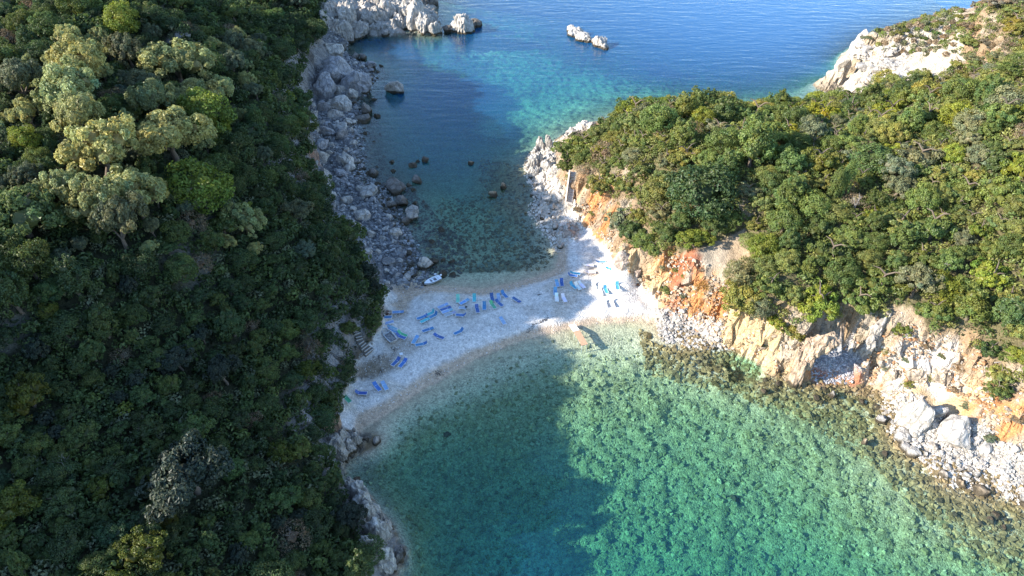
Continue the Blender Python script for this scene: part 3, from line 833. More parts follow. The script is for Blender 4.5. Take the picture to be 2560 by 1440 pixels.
# plants picked out in the photograph: (u, v, width in px, kind, tone, label)
PICK = [
 (455,150,165,'olive','silvery','huge pale silvery olive, highest of the sunlit grove'),
 (495,235,135,'olive','silvery','silvery olive just left of the domed bright green tree'),
 (395,255,105,'olive','silvery','smaller sunlit olive at the left foot of the huge pale olive'),
 (210,170,125,'olive','silvery','sunlit olive with grey twigs, leftward of the huge pale olive'),
 (195,235,150,'olive','silvery','wide sunlit olive directly below the one with grey twigs'),
 (65,200,120,'olive','grey green','dull grey olive near the left edge of the grove'),
 (330,130,95,'olive','grey green','dull olive half in shade under the far dark slope'),
 (520,285,150,'broad','yellow green','domed bright yellow green tree beside the silvery grove'),
 (215,305,150,'olive','silvery','sunlit olive in the middle of the grove, above the tall two-lobed one'),
 (262,375,160,'olive','silvery','tall two-lobed sunlit olive in the middle of the grove'),
 (435,335,175,'olive','silvery','broad sunlit olive below the domed bright green tree'),
 (62,335,70,'broad','yellow green','small bright yellow green tree alone in dark woods near the left edge'),
 (505,450,160,'broad','yellow green','half-lit yellow green tree at the lower right corner of the grove'),
 (150,455,95,'olive','silvery','narrow silvery olive at the left end of the lowest sunlit row'),
 (250,500,150,'olive','silvery','broad silvery olive in the centre of the lowest sunlit row'),
 (350,485,150,'olive','silvery','silvery olive at the right end of the lowest sunlit row'),
 (310,565,125,'olive','grey green','grey olive half in shade below the lowest sunlit row'),
 (65,520,185,'broad','olive green','great round olive green crown at the left edge of the photo'),
 (80,640,120,'broad','mid green','round green crown under the great round one at the left edge'),
 (45,735,125,'pine','mid green','conical feathery pine at the left edge'),
 (195,700,105,'pine','dark green','dark bluish pine right of the conical feathery pine'),
 (262,800,95,'pine','mid green','slender feathery pine standing in the dark slope'),
 (448,880,90,'olive','grey green','small grey olive alone in the dark lower slope'),
 (560,915,95,'olive','grey green','grey olive in deep shade left of the stone steps'),
 (480,1150,215,'olive','grey green','great grey olive in deep shade at the lower left'),
 (770,790,85,'broad','mid green','rounded green bush overlooking the stone steps'),
 (75,965,120,'broad','yellow green','yellowish bush catching light in the dark at the left edge'),
 (40,1235,125,'broad','yellow green','yellow green bush at the left edge near the bottom corner'),
 (360,1345,125,'broad','yellow green','yellow green bush lit at its tips near the bottom edge'),
 (250,1205,70,'broad','yellow green','small light bush left of the great grey olive'),
 (50,1400,80,'pine','fresh green','feathery young pine in the bottom left corner'),
 (2075,490,30,'cypress','fresh green','left of two slim cypresses on the sunlit hill'),
 (2105,478,30,'cypress','fresh green','right of two slim cypresses on the sunlit hill'),
 (1760,703,46,'dry','golden','golden dry bush hanging over the orange cliff'),
 (968,768,20,'dry','reddish','reddish dry bush at the edge of beach and woods'),
 (2310,360,120,'low','grey green','big pale grey shrub on the upper right hill'),
 (2290,205,62,'broad','dark green','dark rounded tree standing at the foot of the white headland'),
 (2165,250,40,'pine','fresh green','pointed dark green tree under the headland rocks'),
 (1925,268,60,'broad','mid green','round bush standing against the sea on the crest'),
 (1505,322,60,'broad','olive green','bush crowning the pale rocks of the seaward point'),
 (1415,398,50,'low','fresh green','bright bush at the head of the concrete stairs'),
 (1880,375,120,'pine','fresh green','large light green tree in the middle of the sunlit hill'),
 (1755,470,150,'broad','dark green','large dark rounded tree on the hill above the orange cliff'),
 (2285,690,110,'olive','grey green','soft grey green pine on the lower right slope'),
 (2500,950,60,'low','fresh green','fresh green bush low on the cliff at the right edge'),
 (2262,800,50,'low','fresh green','fresh green bush in the gully right of the cave'),
]
for u, v, w, kind, tone, lab in PICK:
    x, y, z = sight(u, v + (w * .28 if kind in ('olive', 'broad') else w * .2), 1.5)
    yc = project(x, y, z + 1.5)[2]
    R = w * yc / F / 2
    if kind == 'cypress': R = w * yc / F / 1.0
    z = float(hgt(x, y, HT))
    if lab.startswith('domed'): R *= 1.05
    plant(x, y, z, R, kind, tone, 1.3 if u < 400 and v < 640 and kind != 'cypress' else 1.0, lab)

# the rest of the woods and scrub, spaced like crowns that touch
_rp = np.random.default_rng(2024)
def scatter(mask, n, rfun, gap, kinds, yfar=400, sep_pick=.8):
    jj, ii = np.nonzero(mask)
    o = _rp.permutation(len(jj))[:n]
    cell = {}
    def near(x, y):
        a, b = int(x // 5), int(y // 5)
        for i in (-1, 0, 1):
            for j in (-1, 0, 1):
                yield from cell.get((a + i, b + j), ())
    zz = HT
    for p in PLANTS:
        cell.setdefault((int(p['x'] // 5), int(p['y'] // 5)), []).append((p['x'], p['y'], p['z'], p['R'] * sep_pick))
    for q in o:
        x = GX[ii[q]] + _rp.uniform(-.25, .25); y = GY[jj[q]] + _rp.uniform(-.25, .25)
        R = rfun(x, y)
        z = float(hgt(x, y, HT))
        if any((x-a)**2 + (y-b)**2 + .7 * (z-w)**2 < (gap * (R + c))**2 for a, b, w, c in near(x, y)): continue
        cell.setdefault((int(x // 5), int(y // 5)), []).append((x, y, z, R))
        kind, tone, hk = kinds(x, y, z, R)
        plant(x, y, z, R, kind, tone, hk)
KEEP_OFF = inside([(868,806),(900,800),(945,868),(985,890),(960,935),(890,950),(872,880)], UU, VV) | inside([(1415,415),(1452,415),(1452,550),(1410,510)], UU, VV)
def r_left(x, y):
    a = _rp.random()
    far_ = smooth(55, 110, y)
    return (1.25 + .75 * far_) * (0.75 + .95 * a ** 1.6)
def k_left(x, y, z, R):
    u, v, _ = project(x, y, z + 2)
    grove = 80 < v < 620 and u < 640
    a = _rp.random()
    if grove and a < .34: return 'olive', _rp.choice(['silvery', 'silvery', 'grey green']), 1.25
    if a > .985: return 'broad', 'yellow green', 1.1
    if a > .95: return 'dry', 'brownish', 1.0
    if a > .90: return 'olive', 'grey green', 1.0
    if a > .82: return 'pine', 'mid green', .9
    return 'broad', _rp.choice(['dark green', 'mid green', 'dark green', 'mid green', 'fresh green']), _rp.uniform(.75, 1.1)

scatter(Z_LEFT & ~KEEP_OFF & (XX > -100) & (YY < 225), 60000, r_left, .74, k_left)
def r_right(x, y):
    a = _rp.random()
    return 1.7 + 1.9 * a ** 1.4
def k_right(x, y, z, R):
    a = _rp.random()
    tone = _rp.choice(['olive green', 'olive green', 'fresh green', 'mid green', 'olive green', 'grey green', 'fresh green', 'yellow green', 'fresh green'])
    uu, vv, _ = project(x, y, z + 1)
    if vv < 235 and uu > 2330: return ('dry' if a < .15 else 'low'), _rp.choice(['brownish', 'olive green', 'grey green', 'olive green', 'fresh green']), .75
    if a < .05: return 'dry', 'brownish', .9
    if a < .16: return 'pine', _rp.choice(['mid green', 'fresh green']), .75
    if a < .62: return 'low', tone, _rp.uniform(.9, 1.3)
    return 'broad', tone, _rp.uniform(.8, 1.05)
scatter(Z_RIGHT & ~KEEP_OFF & (XX < 125) & (YY > 55) & (YY < 185), 60000, r_right, .67, k_right)
hm = Z_HEAD & (HB > 9.0) & (UU > 2160) & (VV < 135)
scatter(hm, 6000, lambda x, y: _rp.uniform(.7, 1.3), .8, lambda x, y, z, R: ('low', _rp.choice(['olive green', 'fresh green', 'grey green', 'brownish']), .8))
# bushes clinging to the bare cliffs
cl = (CRAG > .3) & (XX > 10) & (HB > 3) & (YY > 60) & (YY < 125) & ~Z_RIGHT & ~Z_HEAD
scatter(cl, 1400, lambda x, y: _rp.uniform(.5, 1.2), 1.5, lambda x, y, z, R: (_rp.choice(['dry', 'low', 'low']), _rp.choice(['brownish', 'grey green', 'olive green']), .8))

def zone_of(u, v, x):
    if x < 0:
        if u > 640 and v < 720: return 'above the boulder shore' if v > 330 else 'above the big boulders'
        if v < 130: return 'on the far left brow'
        if v < 330: return 'in the upper sunlit grove'
        if v < 620: return 'in the lower sunlit grove' if u < 460 else 'right of the grove'
        if u > 640: return 'around the stone steps' if v < 1060 else 'above the lower left rocks'
        if v < 880: return 'below the grove' if u < 330 else 'left of the stone steps'
        if v < 1160: return 'at the left photo edge' if u < 330 else 'above the great grey olive'
        return 'in the bottom left corner' if u < 330 else 'around the great grey olive'
    if u > 2040 and v < 150 and u < 2410: return 'on top of the white headland'
    if v < 360: return 'along the crest against the sea' if u < 2040 else 'high below the white headland'
    if u < 1600: return 'around the concrete stairs'
    if v < 570: return 'in the middle of the sunlit hill' if u < 2040 else 'on the upper slope at the right edge'
    if u < 1860: return 'at the top of the orange cliff'
    if u < 2200: return 'on the slope above the cave'
    return 'on the lower slope at the right edge'
KINDWORD = {'broad': ('evergreen_tree', 'rounded evergreen tree', 'tree'), 'olive': ('olive_tree', 'feathery olive tree', 'tree'), 'pine': ('pine_tree', 'feathery pine tree', 'tree'),
            'cypress': ('cypress', 'slim cypress', 'tree'), 'low': ('evergreen_shrub', 'low spreading shrub', 'shrub'), 'dry': ('dry_bush', 'dry twiggy bush', 'bush')}
# what can be seen from here gets its own object; woods round the corner become one mass
vis, hid = [], []
tt = np.arange(4, 330, .8)
for p in PLANTS:
    top = p['z'] + p['R'] * 1.1
    u, v, yc = project(p['x'], p['y'], top)
    pr = p['R'] * F / max(yc, 1)
    p['u'], p['v'], p['pr'] = u, v, pr
    ok = -pr < u < 2560 + pr and -pr < v < 1440 + pr
    if ok:
        d = np.array([p['x'], p['y'], top - CAM_H]); L = np.linalg.norm(d); d /= L
        s = tt[tt < L - p['R'] - .5]
        ok = not np.any(hgt(d[0]*s, d[1]*s) > CAM_H + d[2]*s + .3)
    (vis if ok else hid).append(p)
lim = {}
named = []
for p in sorted(vis, key=lambda q: (q['label'] is None, -q['pr'])):
    k = KINDWORD[p['kind']][0] + ('' if p['x'] < 0 else ' right')
    lim[k] = lim.get(k, 0) + 1
    if p['label'] is None and lim[k] > 300: hid.append(p)
    else: named.append(p)
print('PLANTS', len(PLANTS), 'named', len(named), 'mass', len(hid), lim)
groups = {}
for p in named:
    if p['label'] is None:
        groups.setdefault((p['kind'], p['tone'], zone_of(p['u'], p['v'], p['x'])), []).append(p)
for (kind, tone, zn), ps in groups.items():
    ps.sort(key=lambda q: -q['pr'])
    kw = KINDWORD[kind][1] if not (kind == 'broad' and ps[0]['x'] > 5) else 'rounded evergreen bush'
    base = '%s %s %s' % (tone, kw, zn)
    for i, p in enumerate(ps):
        if len(ps) == 1: p['label'] = 'only ' + base
        elif i == 0: p['label'] = 'largest ' + base
        elif i == len(ps) - 1: p['label'] = 'smallest ' + base
        else: p['label'] = None
        p['group'] = base
    mid = [p for p in ps if p['label'] is None]
    if mid:
        um, vm = np.median([p['u'] for p in mid]), np.median([p['v'] for p in mid])
        qd = {}
        for p in mid:
            qd.setdefault(('upper' if p['v'] < vm else 'lower') + ' ' + ('left' if p['u'] < um else 'right'), []).append(p)
        for wh, q in qd.items():
            q.sort(key=lambda p: -p['pr'])
            for j, p in enumerate(q):
                sz = 'bigger' if j < len(q) / 2 else 'smaller'
                if len(q) == 1: sz = 'middling'
                p['label'] = '%s %s, %s' % (sz, base, wh)
for i, p in enumerate(named):
    nm, word, cat = KINDWORD[p['kind']]
    if nm == 'evergreen_tree' and p['x'] > 5: nm, cat = 'evergreen_bush', 'bush'
    o = thing(nm, p['label'], cat, (p['x'], p['y'], p['z']), _rp.uniform(0, 6.28), p.get('group'))
    o.scale = (p['R'] * _rp.uniform(.92, 1.15), p['R'] * _rp.uniform(.8, 1.12), p['R'] * p['hk'] * _rp.uniform(.9, 1.15))
    o.rotation_euler[0] = _rp.normal(0, .07); o.rotation_euler[1] = _rp.normal(0, .07)
    c = link('crown', CROWN[p['kind']][int(_rp.integers(len(CROWN[p['kind']])))], None, o)
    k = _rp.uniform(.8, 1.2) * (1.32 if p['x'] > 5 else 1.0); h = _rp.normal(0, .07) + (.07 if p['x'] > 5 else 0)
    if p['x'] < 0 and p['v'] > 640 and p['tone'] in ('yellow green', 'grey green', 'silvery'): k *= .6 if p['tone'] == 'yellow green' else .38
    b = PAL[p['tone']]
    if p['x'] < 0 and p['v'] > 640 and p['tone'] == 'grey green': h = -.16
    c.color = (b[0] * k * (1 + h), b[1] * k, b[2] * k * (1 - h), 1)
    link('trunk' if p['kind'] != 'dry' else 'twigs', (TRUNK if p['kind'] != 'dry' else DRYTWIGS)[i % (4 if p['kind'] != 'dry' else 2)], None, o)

def mass(name, plants, n, leaf, seed):
    r = np.random.default_rng(seed)
    V, T_, Cc = [], [], []; off = 0
    base = [ (lambda d: d)(unit(r.normal(size=(n, 3)) + np.array([0, 0, .35]))) for _ in range(4)]
    for i, p in enumerate(plants):
        d = base[i % 4]
        bump = 1 + .28 * np.sin(d[:, 0] * 7 + i) * np.sin(d[:, 1] * 6 + 2 * i) + .12 * np.sin(d[:, 2] * 13 + i)
        a = r.uniform(0, 6.28); R_ = np.array([[math.cos(a), -math.sin(a), 0], [math.sin(a), math.cos(a), 0], [0, 0, 1]])
        dd = d @ R_.T
        pos = dd * bump[:, None] * .85 * np.array([1, 1, .8]) + np.array([0, 0, .72])
        v, f = sprays(pos * p['R'] + np.array([p['x'], p['y'], p['z']]), unit(dd + r.normal(size=dd.shape) * .4), leaf * p['R'], r)
        V.append(v); T_.append(f + off); off += len(v)
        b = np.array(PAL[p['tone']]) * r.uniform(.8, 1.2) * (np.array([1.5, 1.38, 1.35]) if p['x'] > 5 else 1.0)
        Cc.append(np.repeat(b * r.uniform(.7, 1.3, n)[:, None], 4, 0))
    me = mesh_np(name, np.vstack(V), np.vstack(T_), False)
    attr_col(me, 'leaf', np.vstack(Cc))
    o = link(name, me, M_FOL); o['kind'] = 'stuff'; o.color = (1, 1, 1, 1)
    return o
hid = [p for p in hid if p['y'] > 24]
mass('distant_woodland', [p for p in hid if p['x'] < 0], 120, .3, 5)['label'] = 'woods further round the left hill'
if any(p['x'] > 0 for p in hid):
    mass('distant_scrub', [p for p in hid if p['x'] > 0], 120, .3, 6)['label'] = 'scrub further round the right hill'

def undergrowth(name, mask, n, col, seed, size, label):
    r = np.random.default_rng(seed)
    jj, ii = np.nonzero(mask)
    q = r.integers(0, len(jj), n)
    x = GX[ii[q]] + r.uniform(-.25, .25, n); y = GY[jj[q]] + r.uniform(-.25, .25, n)
    z = hgt(x, y, HT)
    lift = r.uniform(0, .55, n) * (.6 + .4 * fbm(np.column_stack([x, y]), 2.5, 2, seed))
    pos = np.column_stack([x, y, z + lift])
    v, f = sprays(pos, unit(r.normal(size=(n, 3)) * .6 + np.array([0, 0, 1])), size, r)
    t = 1 + .35 * fbm(np.column_stack([x, y]), 4, 3, seed + 3)
    h = .35 * fbm(np.column_stack([x, y]), 3, 3, seed + 8)
    c = np.array(col) * (t * r.uniform(.6, 1.4, n))[:, None] * np.column_stack([1 + h, 1 + h * .2, 1 - h * .4])
    me = mesh_np(name, v, f, False)
    attr_col(me, 'leaf', np.repeat(np.clip(c, .01, .6), 4, 0))
    o = link(name, me, M_FOL); o['kind'] = 'stuff'; o['label'] = label; o.color = (1, 1, 1, 1)
vw = (UU > -60) & (UU < 2620) & (VV > -120) & (VV < 1520)
undergrowth('undergrowth', Z_LEFT & vw, 45000, (.040, .052, .022), 1, .34, 'dark undergrowth filling gaps between the trees of the left hill')
undergrowth('undergrowth', Z_RIGHT & vw, 48000, (.140, .155, .055), 2, .28, 'dry undergrowth filling gaps between shrubs of the right hill')

# ------------------------------------------------------------------ rocks
def rock_shape(seed, sub=3, cuts=9, rough=.16, groove=0.0):
    r = np.random.default_rng(seed)
    v, f = ICO[sub]
    v = v.copy()
    n = unit(v)
    v = v * (1 + .30 * fbm(v + seed * 3.1, 1.1, 2, seed))[:, None]
    for k in range(cuts):                                  # fracture faces
        d = unit(r.normal(size=3)); t = r.uniform(.55, .82)
        s = v @ d
        v -= np.where(s > t, (s - t) * .92, 0)[:, None] * d
    v += n * (rough * fbm(v + 7, .55, 3, seed + 1) * .6 + rough * .5 * (np.abs(fbm(v + 3, .3, 2, seed + 2)) - .35))[:, None]
    if groove:
        g = np.abs(fbm(v * np.array([1, 1, .22]) + seed, .30, 3, seed + 5))
        v += n * ((np.minimum(g, .5) - .3) * groove)[:, None]
    return v, f

def rock_mesh(name, seed, sub=3, **kw):
    v, f = rock_shape(seed, sub, **kw)
    me = mesh_np(name, v, f, False)
    me.materials.append(M_ROCK)
    return me
BOULDER = [rock_mesh('boulder', 10 + k, 3) for k in range(10)]
BIG = [rock_mesh('big_boulder', 60 + k, 4, cuts=12, rough=.14) for k in range(5)]
_rr = np.random.default_rng(99)
GREY, DARK, PALE, WHITE_, TANR, WET = (1.06, .99, .91), (.5, .46, .42), (1.15, 1.1, 1.03), (1.32, 1.24, 1.13), (.98, .78, .55), (.34, .30, .26)

def boulder(u, v, w, h, label=None, tint=GREY, group=None, z=None, big=False, squash=None, sink=.22, name='boulder', cat='boulder'):
    """a boulder seen w x h points wide in the photograph, bedded in the ground or the sea floor there"""
    x, y, zz = sight(u, v + .25 * h, 0, 0.0)
    if z is not None: x, y, zz = ground(u, v + .2 * h, z)
    yc = project(x, y, zz)[2]
    rx = .5 * w * yc / F * 1.1
    rz = .5 * h * yc / F * (1.3 if big else 1.15) if squash is None else squash * rx
    ry = rx * _rr.uniform(.75, 1.05)
    me = (BIG if big else BOULDER)[int(_rr.integers(len(BIG if big else BOULDER)))]
    o = link(name, me)
    o.location = (x, y, (zz if z is not None else max(zz, 0)) + rz * (1 - 2 * sink) * .8 - .1)
    o.scale = (rx, ry, rz)
    o.rotation_euler = (_rr.normal(0, .12), _rr.normal(0, .12), _rr.uniform(0, 6.28))
    k = _rr.uniform(.9, 1.12)
    o.color = (tint[0] * k, tint[1] * k, tint[2] * k, 1)
    tag(o, label, cat, group)
    return o

def crag(name, label, cat, lobes, tint=GREY, group=None, seed=1, groove=.35, sub=4):
    """a rock mass grown from several fluted lobes: (u, v at the foot, width, height in metres, base z)"""
    parts = []
    c0 = None
    for k, (u, v, w, hm, bz) in enumerate(lobes):
        x, y, z = ground(u, v, bz)
        if c0 is None: c0 = np.array([x, y, 0.])
        yc = project(x, y, bz)[2]
        R = .5 * w * yc / F
        rv, rf = rock_shape(seed * 31 + k, sub, cuts=6, rough=.2, groove=groove)
        a = _rr.uniform(0, 6.28); ca, sa = math.cos(a), math.sin(a)
        rv = rv @ np.array([[ca, -sa, 0], [sa, ca, 0], [0, 0, 1]]).T
        hz = hm * .78
        rv = rv * np.array([R * 1.05, R * 1.0, hz]) + np.array([x, y, bz + hm * .22]) - c0
        parts.append((rv, rf))
    v, f = join(parts)
    me = mesh_np(name, v, f, False)
    me.materials.append(M_ROCK)
    o = link(name, me)
    o.location = c0
    o.color = (*tint, 1)
    return tag(o, label, cat, group)

# rock masses
crag('rock_crag', 'tall fluted grey crag at the tip of the far promontory', 'crag', [(1040,70,62,8.5,0),(1015,62,50,7,0),(1062,78,44,6,0),(1030,52,50,9,0),(1000,70,44,4.5,0)], PALE, seed=1)
crag('rock_crag', 'short pale crag ending the far promontory, before the gap', 'crag', [(1088,84,32,4.5,0),(1078,70,30,4,0),(1094,78,22,2.6,0)], PALE, seed=2)
crag('rock_crag', 'shadowed low rock behind the tip of the far promontory', 'crag', [(1075,12,40,4,0),(1060,16,40,4.5,0)], DARK, seed=3)
crag('rock_wall', 'fluted grey rock wall along the far promontory', 'crag', [(965,66,54,7.5,0),(930,76,56,7,0),(895,90,54,6.5,0),(945,50,60,8,0),(905,60,60,7.5,0),(985,62,40,6,0)], GREY, seed=4)
crag('rock_wall', 'broken grey rock wall where the promontory joins the wooded hill', 'crag', [(862,100,46,5.5,0.5),(840,92,46,6,1.5),(870,70,50,6.5,2),(835,62,50,6,3),(815,80,44,5,3.5)], GREY, seed=5)
crag('sea_stack', 'jagged islet with a pale summit just off the promontory', 'islet', [(1155,82,46,6.2,-.5),(1165,80,36,5,-.5),(1140,82,34,3.2,-.5)], PALE, seed=6)
crag('sea_stack', 'low dark rock on the left side of the jagged islet', 'islet', [(1122,79,26,1.8,-.3),(1132,78,20,2,-.3)], DARK, seed=7)
crag('sea_stack', 'dark rounded rock on the right side of the jagged islet', 'islet', [(1188,68,30,2.8,-.3),(1178,72,24,2,-.3)], DARK, seed=8)
crag('sea_stack', 'pale long rock alone in the open sea', 'islet', [(1440,90,40,2.6,-.3),(1462,103,40,2.2,-.3),(1428,80,24,2.0,-.3)], WHITE_, seed=9)
crag('sea_stack', 'pale squarish rock touching the long rock in the open sea', 'islet', [(1500,118,36,3.2,-.3),(1490,112,26,2.4,-.3),(1512,124,22,1.8,-.3)], WHITE_, seed=10)
crag('rock_pinnacle', 'slender double pinnacle of pale rock at the inlet mouth', 'pinnacle', [(1352,388,26,4.6,.2),(1368,388,24,5.2,.4),(1340,396,24,3.2,0)], PALE, seed=11)
crag('rock_crag', 'rounded pale crag standing in the water under the double pinnacle', 'crag', [(1328,430,34,4.2,-.3),(1342,425,30,4.4,0),(1335,445,26,2.6,-.2)], PALE, seed=12)
crag('rock_crag', 'blocky pale crag between the double pinnacle and the stairs', 'crag', [(1385,415,40,3.4,1),(1370,430,34,3,1),(1395,440,30,2.4,2)], PALE, seed=13)
crag('rock_crag', 'white rock face dropping into the sea beyond the stairs', 'crag', [(1425,368,44,4.2,0.6),(1450,345,44,4,1.5),(1410,385,36,3.2,1),(1470,332,36,3,3)], WHITE_, seed=14)
crag('rock_crag', 'white rocks on the crest edge against the turquoise sea', 'crag', [(1540,322,34,2.6,6.5),(1555,316,24,2,7.5)], WHITE_, seed=15)
crag('rock_crag', 'dark grey crag at the near left end of the pebble beach', 'crag', [(840,1140,52,4.2,0.6),(866,1118,38,3.4,.3),(855,1150,40,3,.2),(880,1125,34,2.2,0)], GREY, seed=16)
crag('rock_crag', 'upright grey rock between the beach end and the round sea boulder', 'crag', [(893,1112,32,2.6,-.1),(888,1100,26,2.2,0)], GREY, seed=17)
crag('rock_crag', 'orange brown rock ledge under the trees at the near beach end', 'crag', [(825,1085,34,3,2),(842,1070,30,2.4,1.6)], (.95,.66,.46), seed=18)
crag('rock_wall', 'long pale rock wall below the woods at the lower left', 'crag', [(895,1262,62,4.4,.2),(922,1312,66,4.6,.2),(940,1360,66,4.6,.2),(915,1290,56,5,1.2),(955,1420,66,4.4,.2),(930,1395,56,5,1.4),(880,1240,44,3.6,.3)], PALE, seed=19)
crag('rock_crag', 'grey knobbly crag leaning on the pale wall at the lower left', 'crag', [(966,1335,40,3.4,-.2),(952,1318,32,3,0),(975,1352,28,2,-.3)], GREY, seed=20)
crag('rock_crag', 'dark low crag in the water at the bottom, right of the white block', 'crag', [(996,1405,30,1.8,-.2),(1004,1385,24,1.4,-.2)], (.42,.4,.38), seed=21)
crag('rock_crag', 'smooth rounded white buttress of the headland dropping into the sea', 'crag', [(2118,190,60,8,-.5),(2140,160,60,9,1),(2105,185,40,5,-.3)], WHITE_, seed=22, groove=.2)
crag('rock_crag', 'second white buttress of the headland above the small cape', 'crag', [(2135,228,54,4.5,-.2),(2160,215,54,5.5,1),(2120,232,34,3,-.2)], WHITE_, seed=23)
crag('rock_crag', 'low white cape of jagged rock at the foot of the headland', 'crag', [(2100,250,50,2.4,0),(2070,252,44,2.2,0),(2130,252,40,2.6,.6)], WHITE_, seed=24)
crag('rock_crag', 'small upright white rock at the end of the white cape', 'crag', [(2036,252,18,2.2,0),(2046,254,20,1.5,0)], WHITE_, seed=25)
crag('rock_crag', 'rough pale rock bench across the middle of the headland', 'crag', [(2185,175,70,1.6,6),(2235,165,70,1.6,8),(2285,172,70,1.6,9),(2330,160,60,1.6,11)], PALE, seed=29, groove=.5)
crag('rock_crag', 'broken white ledges on the sea side of the headland top', 'crag', [(2180,120,60,2,8.5),(2160,140,60,2.2,7),(2215,130,56,1.6,9)], WHITE_, seed=30, groove=.5)
crag('rock_crag', 'lowest pale ledges of the headland above the trees', 'crag', [(2210,210,70,1.8,5.5),(2265,205,70,1.8,8),(2310,200,60,1.6,10)], PALE, seed=31, groove=.5)
crag('rock_arch', 'overhanging rock lip shading the left side of the cave', 'crag', [(1988,955,36,5.6,.2),(1996,925,38,5.0,1.6),(2014,900,44,3.6,4.0),(2040,876,48,2.6,6.0),(2075,862,50,2.2,7.0)], (1.1,.84,.62), seed=26)
crag('rock_crag', 'pale rock ledge right of the cave', 'crag', [(2240,965,54,2.6,1),(2290,952,60,2.6,2.5),(2340,945,56,2.4,3.5),(2215,960,34,2.6,1)], (1.2,1.0,.78), seed=27)
crag('rock_crag', 'grey tower of rock in the gully above the cave', 'crag', [(2185,850,44,4,5.5),(2205,825,40,3.6,7),(2170,870,34,2.6,5)], GREY, seed=28)

